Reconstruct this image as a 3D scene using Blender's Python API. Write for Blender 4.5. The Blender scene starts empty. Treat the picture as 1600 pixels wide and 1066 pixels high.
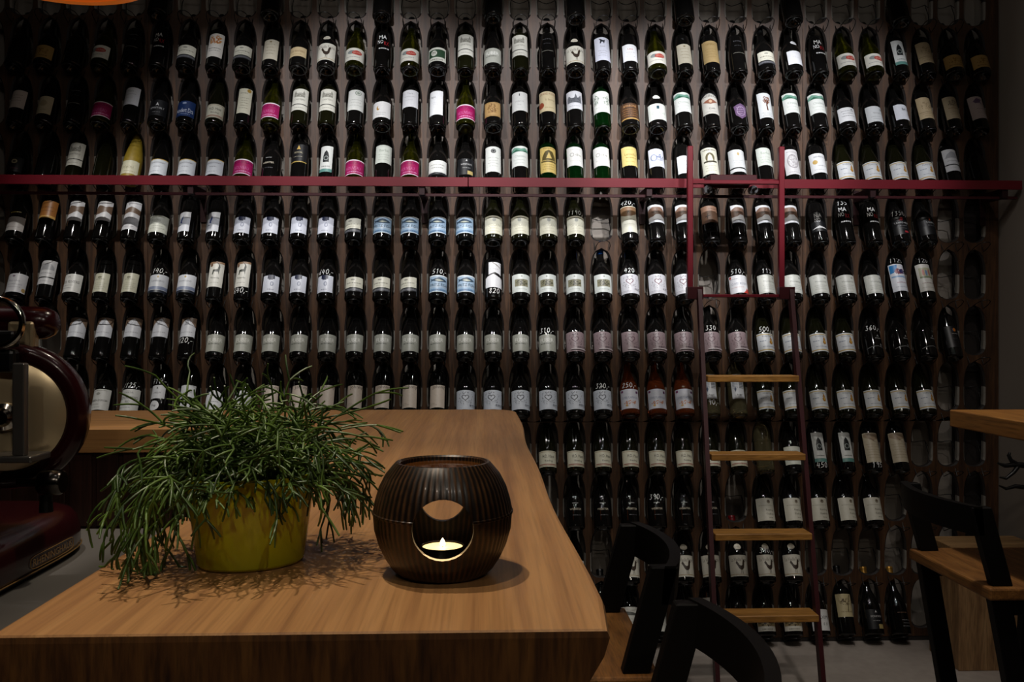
import bpy, bmesh, math, random
from mathutils import Vector, Matrix, noise

scene = bpy.context.scene
COL = scene.collection
PI = math.pi
rnd = random.Random(7)

# ------------------------------------------------------------------ camera
CAMZ = 1.345
YAW = math.atan(47 / 1400)
cam_d = bpy.data.cameras.new('camera')
cam = bpy.data.objects.new('camera', cam_d)
COL.objects.link(cam)
cam_d.sensor_width = 36
cam_d.lens = 36 * 1400 / 1600
cam_d.shift_y = -(522 - 533) / 1600 * -1
cam_d.clip_start = 0.02
cam.location = (0, 0, CAMZ)
cam.rotation_euler = (PI / 2, 0, -YAW)
scene.camera = cam
YW = 3.87                      # front face of the bottle wall


# ------------------------------------------------------------------ colour / materials
def lin(h):
    h = h.lstrip('#')
    if len(h) == 3: h = ''.join(c * 2 for c in h)
    o = []
    for i in (0, 2, 4):
        c = int(h[i:i + 2], 16) / 255
        o.append(c / 12.92 if c <= 0.04045 else ((c + 0.055) / 1.055) ** 2.4)
    return (o[0], o[1], o[2], 1)


def new_mat(name):
    m = bpy.data.materials.new(name)
    m.use_nodes = True
    nt = m.node_tree
    b = nt.nodes['Principled BSDF']
    return m, nt, b


def plain(name, col, rough=0.5, metal=0.0, spec=0.5, var=0.0, scale=30, bump=0.0, coat=0.0, trans=0.0, ior=1.5):
    m, nt, b = new_mat(name)
    c = lin(col) if isinstance(col, str) else (*col, 1)
    b.inputs['Base Color'].default_value = c
    b.inputs['Roughness'].default_value = rough
    b.inputs['Metallic'].default_value = metal
    b.inputs['Specular IOR Level'].default_value = spec
    b.inputs['Coat Weight'].default_value = coat
    b.inputs['Coat Roughness'].default_value = 0.08
    b.inputs['Transmission Weight'].default_value = trans
    b.inputs['IOR'].default_value = ior
    if var or bump:
        tc = nt.nodes.new('ShaderNodeTexCoord')
        n = nt.nodes.new('ShaderNodeTexNoise')
        n.inputs['Scale'].default_value = scale
        n.inputs['Detail'].default_value = 6
        nt.links.new(tc.outputs['Object'], n.inputs['Vector'])
        if var:
            mx = nt.nodes.new('ShaderNodeMix')
            mx.data_type = 'RGBA'
            mx.inputs[6].default_value = tuple(x * (1 - var) for x in c[:3]) + (1,)
            mx.inputs[7].default_value = tuple(min(1, x * (1 + var)) for x in c[:3]) + (1,)
            nt.links.new(n.outputs['Fac'], mx.inputs[0])
            nt.links.new(mx.outputs[2], b.inputs['Base Color'])
        if bump:
            bp = nt.nodes.new('ShaderNodeBump')
            bp.inputs['Strength'].default_value = bump
            bp.inputs['Distance'].default_value = 0.002
            nt.links.new(n.outputs['Fac'], bp.inputs['Height'])
            nt.links.new(bp.outputs['Normal'], b.inputs['Normal'])
    return m


def wood(name, dark, mid, light, stretch=(18, 1.2, 18), rough=0.45, scale=1.6, spec=0.4, bump=0.15, ring=7.0, dist=.6, rot=None, mul=.75):
    m, nt, b = new_mat(name)
    N = nt.nodes.new
    tc = N('ShaderNodeTexCoord')
    mp = N('ShaderNodeMapping')
    mp.inputs['Scale'].default_value = stretch
    if rot: mp.inputs['Rotation'].default_value = rot
    nt.links.new(tc.outputs['Object'], mp.inputs['Vector'])
    n1 = N('ShaderNodeTexNoise')
    n1.inputs['Scale'].default_value = scale
    n1.inputs['Detail'].default_value = 8
    n1.inputs['Roughness'].default_value = 0.62
    n1.inputs['Distortion'].default_value = dist
    nt.links.new(mp.outputs['Vector'], n1.inputs['Vector'])
    n2 = N('ShaderNodeTexNoise')
    n2.inputs['Scale'].default_value = scale * ring
    n2.inputs['Detail'].default_value = 4
    nt.links.new(mp.outputs['Vector'], n2.inputs['Vector'])
    r1 = N('ShaderNodeValToRGB')
    r1.color_ramp.elements[0].position = 0.28
    r1.color_ramp.elements[0].color = lin(dark)
    r1.color_ramp.elements[1].position = 0.72
    r1.color_ramp.elements[1].color = lin(light)
    e = r1.color_ramp.elements.new(0.5)
    e.color = lin(mid)
    nt.links.new(n1.outputs['Fac'], r1.inputs['Fac'])
    r2 = N('ShaderNodeValToRGB')
    r2.color_ramp.elements[0].position = 0.32
    r2.color_ramp.elements[0].color = (0.45, 0.45, 0.45, 1)
    r2.color_ramp.elements[1].position = 0.56
    r2.color_ramp.elements[1].color = (1, 1, 1, 1)
    nt.links.new(n2.outputs['Fac'], r2.inputs['Fac'])
    mx = N('ShaderNodeMix')
    mx.data_type = 'RGBA'
    mx.blend_type = 'MULTIPLY'
    mx.inputs[0].default_value = mul
    nt.links.new(r1.outputs['Color'], mx.inputs[6])
    nt.links.new(r2.outputs['Color'], mx.inputs[7])
    nt.links.new(mx.outputs[2], b.inputs['Base Color'])
    b.inputs['Roughness'].default_value = rough
    b.inputs['Specular IOR Level'].default_value = spec
    bp = N('ShaderNodeBump')
    bp.inputs['Strength'].default_value = bump
    bp.inputs['Distance'].default_value = 0.001
    nt.links.new(n2.outputs['Fac'], bp.inputs['Height'])
    nt.links.new(bp.outputs['Normal'], b.inputs['Normal'])
    return m


def emit(name, col, strength):
    m, nt, b = new_mat(name)
    b.inputs['Base Color'].default_value = lin(col)
    b.inputs['Emission Color'].default_value = lin(col)
    b.inputs['Emission Strength'].default_value = strength
    return m


def label_mat(name, rough):
    m, nt, b = new_mat(name)
    a = nt.nodes.new('ShaderNodeAttribute')
    a.attribute_name = 'Col'
    tc = nt.nodes.new('ShaderNodeTexCoord')
    n = nt.nodes.new('ShaderNodeTexNoise')
    n.inputs['Scale'].default_value = 120
    n.inputs['Detail'].default_value = 5
    nt.links.new(tc.outputs['Object'], n.inputs['Vector'])
    r = nt.nodes.new('ShaderNodeValToRGB')
    r.color_ramp.elements[0].color = (0.66, 0.66, 0.66, 1)
    r.color_ramp.elements[1].color = (.82, .82, .82, 1)
    nt.links.new(n.outputs['Fac'], r.inputs['Fac'])
    mx = nt.nodes.new('ShaderNodeMix')
    mx.data_type = 'RGBA'
    mx.blend_type = 'MULTIPLY'
    mx.inputs[0].default_value = 1
    nt.links.new(a.outputs['Color'], mx.inputs[6])
    nt.links.new(r.outputs['Color'], mx.inputs[7])
    nt.links.new(mx.outputs[2], b.inputs['Base Color'])
    b.inputs['Roughness'].default_value = rough
    b.inputs['Specular IOR Level'].default_value = 0.45
    return m


M_LABEL = label_mat('printed_paper', 0.42)
M_GLASS = {
    'k': plain('black_wine_glass', (0.0035, 0.0032, 0.003), 0.06, spec=0.55, var=0.3),
    'g': plain('green_wine_glass', (0.10, 0.105, 0.006), 0.05, spec=0.5, trans=0.95, ior=1.45, var=0.1),
    'e': plain('emerald_wine_glass', (0.008, 0.07, 0.012), 0.05, spec=0.5, trans=0.9, ior=1.45, var=0.1),
    'o': plain('olive_wine_glass', (0.005, 0.005, 0.0018), 0.06, spec=0.5, var=0.3),
    'r': plain('rose_wine_glass', (0.62, 0.13, 0.035), 0.05, trans=0.9, ior=1.4, var=0.1),
    'c': plain('clear_glass', (0.9, 0.78, 0.42), 0.04, trans=0.95, ior=1.35, var=0.03),
    'y': plain('yellow_tissue_wrap', '#8a7420', 0.5, var=0.35, scale=60, bump=0.8),
}
M_FOIL = {
    'black': plain('black_foil', '#0b0b0c', 0.35, var=0.3),
    'blue': plain('blue_foil', '#1f63c8', 0.3, var=0.2),
    'red': plain('red_foil', '#7a1018', 0.35, var=0.2),
    'gold': plain('gold_foil', '#b98a3c', 0.35, metal=0.6, var=0.2),
}


# ------------------------------------------------------------------ object helpers
def tag(o, label=None, cat=None, group=None, kind=None):
    if label: o['label'] = label
    if cat: o['category'] = cat
    if group: o['group'] = group
    if kind: o['kind'] = kind
    return o


def link(name, me, mats=None, parent=None, smooth=False):
    if mats:
        if len(me.materials): me.materials.clear()
        for m in (mats if isinstance(mats, (list, tuple)) else [mats]):
            me.materials.append(m)
    if smooth:
        me.polygons.foreach_set('use_smooth', [True] * len(me.polygons))
    o = bpy.data.objects.new(name, me)
    COL.objects.link(o)
    if parent is not None:
        o.parent = parent
    return o


def empty(name, loc=(0, 0, 0), rz=0):
    o = bpy.data.objects.new(name, None)
    COL.objects.link(o)
    o.location = loc
    o.rotation_euler = (0, 0, rz)
    o.empty_display_size = 0.1
    return o


def mesh_of(bm, name):
    bmesh.ops.recalc_face_normals(bm, faces=bm.faces)
    me = bpy.data.meshes.new(name)
    bm.to_mesh(me)
    bm.free()
    return me


def sharp_smooth(me, ang=40):
    try:
        me.polygons.foreach_set('use_smooth', [True] * len(me.polygons))
        me.set_sharp_from_angle(angle=math.radians(ang))
    except Exception:
        pass


def ob(name, bm, mats, parent=None, smooth=None):
    me = mesh_of(bm, name)
    if smooth:
        sharp_smooth(me, smooth)
    return link(name, me, mats, parent)


def add_box(bm, lo, hi, bev=0.0, seg=2, rot=None, piv=None):
    r = bmesh.ops.create_cube(bm, size=1)
    vs = r['verts']
    c = [(a + b) / 2 for a, b in zip(lo, hi)]
    s = [(b - a) for a, b in zip(lo, hi)]
    for v in vs:
        v.co = Vector((v.co.x * s[0] + c[0], v.co.y * s[1] + c[1], v.co.z * s[2] + c[2]))
    fs = set(f for v in vs for f in v.link_faces)
    if bev:
        es = set(e for v in vs for e in v.link_edges)
        rr = bmesh.ops.bevel(bm, geom=list(es), offset=bev, segments=seg, affect='EDGES', profile=0.5)
        vs = list(set(v for f in rr['faces'] for v in f.verts) | set(v for v in vs if v.is_valid))
    if rot is not None:
        p = Vector(piv if piv else c)
        for v in vs:
            v.co = p + rot @ (v.co - p)
    return vs


def add_tube(bm, pts, r, seg=8, caps=True):
    pts = [Vector(p) for p in pts]
    n = len(pts)
    rs = r if isinstance(r, (list, tuple)) else [r] * n
    t = (pts[1] - pts[0]).normalized()
    up = Vector((0, 0, 1)) if abs(t.z) < 0.9 else Vector((1, 0, 0))
    u = t.cross(up).normalized()
    rings = []
    for i in range(n):
        if i == 0: t = pts[1] - pts[0]
        elif i == n - 1: t = pts[-1] - pts[-2]
        else: t = (pts[i + 1] - pts[i]).normalized() + (pts[i] - pts[i - 1]).normalized()
        if t.length < 1e-9: t = Vector((0, 0, 1))
        t.normalize()
        u = (u - t * u.dot(t))
        if u.length < 1e-6: u = t.orthogonal()
        u.normalize()
        w = t.cross(u)
        rings.append([bm.verts.new(pts[i] + (u * math.cos(2 * PI * k / seg) + w * math.sin(2 * PI * k / seg)) * rs[i]) for k in range(seg)])
    for a, b in zip(rings, rings[1:]):
        for k in range(seg):
            bm.faces.new((a[k], a[(k + 1) % seg], b[(k + 1) % seg], b[k]))
    if caps:
        bm.faces.new(rings[0][::-1])
        bm.faces.new(rings[-1])
    return rings


def add_lathe(bm, prof, seg=32, mat_fn=None, wob=None):
    """prof: list of (r, z). closed at r == 0 ends."""
    rings = []
    for r, z in prof:
        if r < 1e-7:
            rings.append([bm.verts.new((0, 0, z))])
        else:
            rings.append([bm.verts.new((r * math.cos(2 * PI * k / seg) * (wob(k, z) if wob else 1),
                                        r * math.sin(2 * PI * k / seg) * (wob(k, z) if wob else 1), z)) for k in range(seg)])
    for a, b in zip(rings, rings[1:]):
        for k in range(seg):
            k2 = (k + 1) % seg
            if len(a) == 1 and len(b) == 1: continue
            if len(a) == 1: f = bm.faces.new((a[0], b[k2], b[k]))
            elif len(b) == 1: f = bm.faces.new((a[k], a[k2], b[0]))
            else: f = bm.faces.new((a[k], a[k2], b[k2], b[k]))
    return rings


def add_prism(bm, poly, z0, z1):
    a = [bm.verts.new((x, y, z0)) for x, y in poly]
    b = [bm.verts.new((x, y, z1)) for x, y in poly]
    n = len(poly)
    bm.faces.new(a[::-1])
    bm.faces.new(b)
    for i in range(n):
        bm.faces.new((a[i], a[(i + 1) % n], b[(i + 1) % n], b[i]))
    return a, b

# ------------------------------------------------------------------ bottles
def smoothstep(t):
    t = max(0, min(1, t))
    return t * t * (3 - 2 * t)


SHAPES = {}


def prof_of(kind):
    cm = 0.01
    base = {'burg': 4.1, 'bord': 3.72, 'hock': 3.85}[kind]
    p = [(0, 2.2), (1.2, 1.9), (2.4, 0.9), (3.0, 0.15), (base - .6, 0), (base - .25, .12), (base - .05, .45), (base, 1.0)]
    if kind == 'burg':
        p += [(base, 6.0), (base, 11.5)]
        for i in range(1, 13):
            t = i / 12
            p.append((base + (1.48 - base) * smoothstep(t) ** 0.92, 11.5 + 10.5 * t))
        p += [(1.42, 26.8), (1.42, 28.0)]
        top = 28.0
    elif kind == 'bord':
        p += [(base, 8.0), (base, 18.3)]
        for i in range(1, 9):
            t = i / 8
            p.append((base + (1.45 - base) * smoothstep(t), 18.3 + 4.2 * t))
        p += [(1.4, 27.0), (1.4, 28.6)]
        top = 28.6
    else:
        p += [(base, 6.0), (base, 11.0)]
        for i in range(1, 13):
            t = i / 12
            p.append((base + (1.42 - base) * (t ** 0.8 * 0.35 + smoothstep(t) * 0.65), 11.0 + 15.5 * t))
        p += [(1.4, 28.2), (1.4, 29.4)]
        top = 29.4
    p += [(1.55, top + .05), (1.55, top + .7), (1.4, top + .95), (0, top + 1.0)]
    return [(r * cm, z * cm) for r, z in p]


for k_ in ('burg', 'bord', 'hock'):
    SHAPES[k_] = prof_of(k_)


def radius_at(kind, v):
    p = SHAPES[kind]
    for (r0, z0), (r1, z1) in zip(p[7:], p[8:]):
        if z0 <= v <= z1 and z1 > z0:
            return r0 + (r1 - r0) * (v - z0) / (z1 - z0)
    return p[7][0]


BOTTLE_ME = {}


def bottle_mesh(kind, glass):
    key = (kind, glass)
    if key not in BOTTLE_ME:
        bm = bmesh.new()
        add_lathe(bm, SHAPES[kind], 28)
        me = mesh_of(bm, 'bottle_' + kind + '_' + glass)
        sharp_smooth(me, 60)
        me.materials.append(M_GLASS[glass])
        BOTTLE_ME[key] = me
    return BOTTLE_ME[key]


FOIL_ME = {}


def foil_mesh(kind, colr):
    key = (kind, colr)
    if key not in FOIL_ME:
        bm = bmesh.new()
        top = SHAPES[kind][-1][1]
        v0 = top - 0.065
        pr = []
        v = v0
        for v in (v0, v0 + .01, v0 + .02, v0 + .03, v0 + .04, top - .0105):
            pr.append((radius_at(kind, v) + .0006, v))
        pr += [(.0162, top - .0095), (.0162, top - .002), (.0148, top + .0006), (0, top + .0010)]
        add_lathe(bm, pr, 20)
        me = mesh_of(bm, 'foil')
        sharp_smooth(me, 50)
        me.materials.append(M_FOIL[colr])
        FOIL_ME[key] = me
    return FOIL_ME[key]


# ---- flat artwork that is wrapped on the glass.  Units: cm; x across, y up the bottle axis
TEXT_CACHE = {}


def text_tris(s):
    if s not in TEXT_CACHE:
        cu = bpy.data.curves.new('t', 'FONT')
        cu.body = s
        cu.resolution_u = 2
        cu.fill_mode = 'FRONT'
        o = bpy.data.objects.new('t', cu)
        COL.objects.link(o)
        dg = bpy.context.evaluated_depsgraph_get()
        dg.update()
        me = o.evaluated_get(dg).to_mesh()
        vs = [(v.co.x, v.co.y) for v in me.vertices]
        fs = [tuple(p.vertices) for p in me.polygons]
        o.evaluated_get(dg).to_mesh_clear()
        bpy.data.objects.remove(o)
        bpy.data.curves.remove(cu)
        xs = [v[0] for v in vs] or [0]
        ys = [v[1] for v in vs] or [0]
        TEXT_CACHE[s] = (vs, fs, min(xs), max(xs), min(ys), max(ys))
    return TEXT_CACHE[s]


DIG = {
    '0': [[(.5, 1), (.15, .75), (.1, .35), (.4, 0), (.8, .2), (.85, .7), (.5, 1)]],
    '1': [[(.25, .75), (.55, 1), (.5, 0)]],
    '2': [[(.1, .75), (.4, 1), (.75, .8), (.6, .45), (.1, .02), (.85, .05)]],
    '3': [[(.15, .95), (.7, .95), (.4, .58), (.8, .35), (.5, .02), (.1, .12)]],
    '4': [[(.3, 1), (.1, .4), (.85, .45)], [(.7, .85), (.6, 0)]],
    '5': [[(.8, 1), (.3, .95), (.2, .55), (.7, .55), (.75, .15), (.15, .02)]],
    '6': [[(.7, 1), (.25, .6), (.15, .2), (.5, 0), (.8, .25), (.5, .5), (.2, .3)]],
    '7': [[(.1, .95), (.85, 1), (.4, 0)], [(.25, .5), (.75, .55)]],
    '8': [[(.5, .55), (.2, .8), (.5, 1), (.75, .8), (.5, .55), (.15, .25), (.5, 0), (.8, .25), (.5, .55)]],
    '9': [[(.8, .8), (.45, 1), (.2, .7), (.5, .5), (.8, .75), (.7, 0)]],
    ',': [[(.2, .1), (.1, -.2)]], '-': [[(0, .35), (.5, .38)]], '.': [[(.1, .0), (.2, .05)]],
}


def ribbon(bm, layer, pts, w, col, z):
    for (x0, y0), (x1, y1) in zip(pts, pts[1:]):
        dx, dy = x1 - x0, y1 - y0
        L = math.hypot(dx, dy) or 1
        nx, ny = -dy / L * w / 2, dx / L * w / 2
        ex, ey = dx / L * w * .3, dy / L * w * .3
        vs = [bm.verts.new((x0 + nx - ex, y0 + ny - ey, z)), bm.verts.new((x0 - nx - ex, y0 - ny - ey, z)),
              bm.verts.new((x1 - nx + ex, y1 - ny + ey, z)), bm.verts.new((x1 + nx + ex, y1 + ny + ey, z))]
        f = bm.faces.new(vs)
        for l in f.loops: l[layer] = col


def art_mesh(name, kind, v0, v1, w, bg, els, seed=1, eps=0.0005):
    """wrap a label: centre x = 0, spans v0..v1 (cm) and width w (cm)"""
    bm = bmesh.new()
    L = bm.loops.layers.float_color.new('Col')
    h = v1 - v0
    hw = w / 2
    rr = random.Random(seed)
    z = 0

    def face(pts, col):
        try:
            f = bm.faces.new([bm.verts.new((x, y, z)) for x, y in pts])
            for l in f.loops: l[L] = col
        except ValueError:
            pass

    if bg:
        face([(-hw, 0), (hw, 0), (hw, h), (-hw, h)], lin(bg))
        z = 1
    for e in els:
        k = e[0]
        z += 1
        if k == 'r':
            _, x0, y0, x1, y1, c = e
            face([(x0 * hw, y0 * h), (x1 * hw, y0 * h), (x1 * hw, y1 * h), (x0 * hw, y1 * h)], lin(c))
        elif k == 'f':    # frame
            _, x0, y0, x1, y1, t, c = e
            X0, X1, Y0, Y1 = x0 * hw, x1 * hw, y0 * h, y1 * h
            for q in ((X0, Y0, X1, Y0 + t), (X0, Y1 - t, X1, Y1), (X0, Y0, X0 + t, Y1), (X1 - t, Y0, X1, Y1)):
                face([(q[0], q[1]), (q[2], q[1]), (q[2], q[3]), (q[0], q[3])], lin(c))
        elif k == 'e':
            _, cx, cy, rx, ry, c = e
            face([(cx * hw + rx * math.cos(2 * PI * i / 20), cy * h + ry * math.sin(2 * PI * i / 20)) for i in range(20)], lin(c))
        elif k == 'o':    # ring
            _, cx, cy, rx, ry, t, c = e
            n = 20
            P = [(math.cos(2 * PI * i / n), math.sin(2 * PI * i / n)) for i in range(n)]
            for (a, b), (a2, b2) in zip(P, P[1:] + P[:1]):
                face([(cx * hw + a * rx, cy * h + b * ry), (cx * hw + a2 * rx, cy * h + b2 * ry),
                      (cx * hw + a2 * (rx - t), cy * h + b2 * (ry - t)), (cx * hw + a * (rx - t), cy * h + b * (ry - t))], lin(c))
        elif k == 'p':
            _, pts, c = e
            face([(x * hw, y * h) for x, y in pts], lin(c))
        elif k == 'w':    # line of illegible words
            _, cx, cy, ww, hh, c = e
            x = cx * hw - ww * hw
            end = cx * hw + ww * hw
            while x < end - .1:
                q = min(rr.uniform(.25, .9), end - x)
                face([(x, cy * h), (x + q, cy * h), (x + q, cy * h + hh), (x, cy * h + hh)], lin(c))
                x += q + .18
        elif k == 's':    # scatter of dots (engraved drawing)
            _, cx, cy, rx, ry, n, sz, c = e
            for _i in range(n):
                a, q = rr.uniform(0, 2 * PI), math.sqrt(rr.random())
                x, y = cx * hw + rx * q * math.cos(a), cy * h + ry * q * math.sin(a)
                s = sz * rr.uniform(.5, 1.3)
                t = rr.uniform(0, PI)
                face([(x + s * math.cos(t + i * PI / 2) * (1 if i % 2 else .5), y + s * math.sin(t + i * PI / 2) * (1 if i % 2 else .5)) for i in range(4)], lin(c))
        elif k == 'l':    # stroke
            _, pts, t, c = e
            ribbon(bm, L, [(x * hw, y * h) for x, y in pts], t, lin(c), z)
        elif k == 't':
            _, s, cx, cy, hh, mw, c = e
            vs, fs, a, b, lo, hi = text_tris(s)
            sy = hh / max(.01, hi - lo)
            sx = min(sy, mw / max(.01, b - a))
            V = [bm.verts.new((cx * hw + (x - (a + b) / 2) * sx, cy * h + (y - (lo + hi) / 2) * sy, z)) for x, y in vs]
            for f in fs:
                try:
                    ff = bm.faces.new([V[i] for i in f])
                    for l in ff.loops: l[L] = lin(c)
                except ValueError:
                    pass
        elif k == '$':    # hand-written price
            _, s, cx, cy, hh, c = e
            x = cx * hw - sum(hh * (.3 if ch in ',-.' else .68) for ch in s) / 2
            for ch in s:
                for st in DIG[ch]:
                    ribbon(bm, L, [(x + px * hh * .58 + py * hh * .12 + rr.uniform(-.03, .03), cy * h + py * hh + rr.uniform(-.03, .03)) for px, py in st], .21, lin(c), z)
                x += hh * (.3 if ch in ',-.' else .68)
    step = 0.55
    n = int(hw / step) + 1
    for i in range(-n, n + 1):
        bmesh.ops.bisect_plane(bm, geom=bm.verts[:] + bm.edges[:] + bm.faces[:], plane_co=(i * step, 0, 0), plane_no=(1, 0, 0))
    if v1 > (11.4 if kind != 'bord' else 18.2):
        y = 11.5 if kind != 'bord' else 18.3
        while y < v1:
            bmesh.ops.bisect_plane(bm, geom=bm.verts[:] + bm.edges[:] + bm.faces[:], plane_co=(0, y - v0, 0), plane_no=(0, 1, 0))
            y += .7
    R0 = radius_at(kind, 0.05)
    for v in bm.verts:
        a = v.co.x * 0.01 / R0
        V = v0 * .01 + v.co.y * .01
        R = radius_at(kind, V) + eps + 0.00009 * v.co.z
        v.co = Vector((R * math.sin(a), -R * math.cos(a), V))
    bm.normal_update()
    for f in bm.faces:
        c = f.calc_center_median()
        if f.normal.x * c.x + f.normal.y * c.y < 0:
            f.normal_flip()
    me = bpy.data.meshes.new(name)
    bm.to_mesh(me)
    bm.free()
    me.polygons.foreach_set('use_smooth', [True] * len(me.polygons))
    me.materials.append(M_LABEL)
    return me


W, CR, TAN, INK, GR = '#e6e8ec', '#dcd8c6', '#b79f78', '#1b1b1f', '#8b8d92'


def words(y0, n, dy, ww=.6, c=GR, hh=.22, cx=0):
    return [('w', cx, y0 - i * dy, ww * (1 - .2 * (i % 2)), hh, c) for i in range(n)]


def rooster(cx, cy, s, c='#3a2c22'):
    body = ((-.95, .75), (-.75, 1.05), (-.5, .75), (-.35, .45), (-.05, .3), (.2, .4), (.3, .9), (.45, 1.2), (.62, 1.25), (.72, 1.05), (.85, .95), (.66, .85), (.6, .45), (.5, .0), (.2, -.32), (-.15, -.35), (-.45, -.1), (-.65, .3))
    return [('p', [(cx + s * x, cy + s * .6 * y) for x, y in body], c),
            ('l', [(cx - .05 * s, cy - .15 * s), (cx - .12 * s, cy - .55 * s)], .16, c), ('l', [(cx + .15 * s, cy - .15 * s), (cx + .18 * s, cy - .55 * s)], .16, c)]


def heart(c, dot):
    o = [('l', [(-.05 + .30 * 16 * math.sin(t) ** 3 / 16, .62 + .16 * (13 * math.cos(t) - 5 * math.cos(2 * t) - 2 * math.cos(3 * t) - math.cos(4 * t)) / 16) for t in [i * 2 * PI / 24 for i in range(25)]], .3, c)]
    r = random.Random(3)
    for i in range(46):
        a, q = r.uniform(0, 2 * PI), r.uniform(.42, .72)
        o.append(('e', -.05 + q * math.cos(a), .62 + q * .5 * math.sin(a), r.uniform(.07, .15), r.uniform(.07, .15), dot))
    return o


# key: (look, shape, glass, v0, v1, w, bg, elements, extra)     extra: neck label element
T = {}


def deft(k, look, shape, glass, v0=0, v1=0, w=0, bg=None, els=(), neck=None):
    T[k] = dict(look=look, shape=shape, glass=glass, art=(v0, v1, w, bg, list(els)) if (bg or els) else None, neck=neck)


deft('black', 'black wine bottle without readable label', 'burg', 'k')
deft('clearblack', 'glossy dark bottle without label', 'hock', 'o')
deft('faint', 'black bottle with faint grey lettering', 'bord', 'k', 9, 17, 6.5, None, [('w', 0, .8, .6, .35, '#4a4a4e'), ('w', 0, .5, .5, .25, '#3a3a3e'), ('r', -.8, .0, .8, .03, '#77756c')])
deft('tanwide', 'bottle with wide tan gold-figured label', 'burg', 'k', 2, 8.6, 10, '#a98850', [('s', 0, .55, 3.2, 1.5, 40, .4, '#7d5a22'), ('w', 0, .15, .6, .35, '#6e5128')])
deft('redoval', 'bottle with red oval on cream label', 'burg', 'g', 2.2, 8.8, 10, '#e4e2d6', [('e', -.25, .66, 1.7, 1.0, '#8d9492'), ('e', .25, .62, 2.2, 1.15, '#b3362c'), ('t', 'GRUNER', .25, .62, 1.0, 3.4, '#e2b0a0'), ('w', -.1, .25, .6, .3, '#999')])
deft('mano', 'black bottle with white-and-red scrawled lettering', 'bord', 'k', 7.5, 17, 7.5, None, [('t', 'MA', -.1, .85, 2.0, 3.2, '#f0f0f0'), ('t', 'NO', -.35, .58, 2.0, 2.4, '#f0f0f0'), ('t', 'RX', .35, .5, 2.0, 2.0, '#a02028'), ('w', .1, .17, .6, .6, '#d8d8d8')])
deft('manow', 'black bottle with all-white scrawled lettering', 'bord', 'k', 4.5, 14, 7.5, '#101113', [('t', 'NA', .0, .82, 1.9, 3.2, '#e8e8e8'), ('t', 'NO', -.12, .58, 1.9, 2.4, '#e8e8e8'), ('p', [(-.9, .12), (0, .28), (.95, .12), (0, .17)], '#cfcfcf')])
deft('band', 'bottle with cream label above striped band', 'burg', 'k', 2.6, 9.4, 8.6, '#15161a', [('r', -1, .28, 1, 1, '#e2e0cf'), ('e', -.1, .82, .9, .35, '#9b9a90'), ('w', 0, .55, .75, .45, '#8f8d80'), ('w', 0, .40, .4, .2, '#a9a798'), ('r', -1, .05, 1, .19, '#55565c')] + [('r', -1 + i * .1, .05, -.97 + i * .1, .19, '#8c8d92') for i in range(20)])
deft('orange', 'bottle with orange picture on tall label', 'bord', 'k', 4, 16.5, 7.4, '#e6e2da', [('s', 0, .72, 2.6, 2.3, 50, .6, '#c98a4a'), ('t', '32', 0, .7, 2.6, 3, '#b5652c'), ('w', 0, .35, .7, .35, '#777'), ('w', 0, .25, .6, .25, '#888')])
deft('creamtall', 'bottle with tall plain cream label', 'bord', 'k', 3, 13.5, 7, '#cfc8b4', words(.75, 4, .16, .6, '#9a9078') + [('e', 0, .88, .5, .4, '#8d8060')])
deft('tansmall', 'bottle with low tan worded label', 'burg', 'k', 4.0, 9.0, 8, '#c4b08a', [('t', 'LES SENTIERS', 0, .55, 1.0, 6, '#7d6440'), ('w', 0, .2, .5, .25, '#8f7a55')])
deft('rooster', 'bottle with rooster picture and neck label', 'burg', 'k', 2.2, 11.2, 9.6, '#dedbcd', [('t', 'La Vieille Ferme', .05, .78, 1.5, 7.6, '#7b7468'), ('r', -1, .08, 1, .1, '#a5823a')] + rooster(.12, .4, .5), neck='#d8d2c0')
deft('crest', 'bottle with dark green picture on label', 'burg', 'k', 2.2, 9.5, 9, '#dadbd0', [('r', -.85, .28, .85, .85, '#2e4a34'), ('e', -.25, .58, 1.3, 1.5, '#dadbd0'), ('t', 'M', -.25, .58, 1.5, 1.3, '#3a3a30'), ('w', 0, .08, .6, .5, '#6b6b60')])
deft('chateau', 'bottle with castle drawing and lined label', 'bord', 'o', 6.3, 17.6, 7.8, '#d9d8cd', [('p', [(-.65, .62), (-.65, .8), (-.5, .92), (-.4, .8), (.3, .8), (.4, .92), (.55, .8), (.55, .62)], '#8a897f'), ('s', 0, .72, 2.2, 1.2, 30, .3, '#b9b8ae'), ('t', 'CHATEAU', 0, .5, .8, 4.6, '#7c7b72'), ('r', -1, .255, 1, .29, '#1b1b1b'), ('w', 0, .1, .5, .3, '#9a998f')])
deft('tanchateau', 'bottle with tan lined castle label', 'bord', 'k', 4.8, 16, 8, '#b9a583', [('s', 0, .6, 2.4, 2.2, 46, .35, '#8d7a5a'), ('r', -.9, .28, .9, .3, '#7d6a4a')] + words(.2, 2, .1, .6, '#8d7a5a'))
deft('fuber', 'bottle with white-lettered grey label', 'hock', 'k', 2.2, 10, 9.2, '#aaaca2', [('t', 'FUBER', .0, .66, 1.75, 6, '#f0f0ea'), ('w', -.12, .42, .5, .35, '#55564f')])
deft('horse', 'bottle with dark horse on lilac label', 'bord', 'k', 4.2, 16.8, 7.6, '#dcdfee', [('p', [(-.3, .74), (-.25, .86), (-.4, .93), (-.2, .92), (.1, .87), (.3, .9), (.25, .78), (.15, .72), (.1, .8), (-.1, .8), (-.2, .72)], '#20242c'), ('t', 'Equus', 0, .6, .8, 3, '#666')] + words(.4, 3, .1, .55, '#9a9caa', .2))
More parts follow.
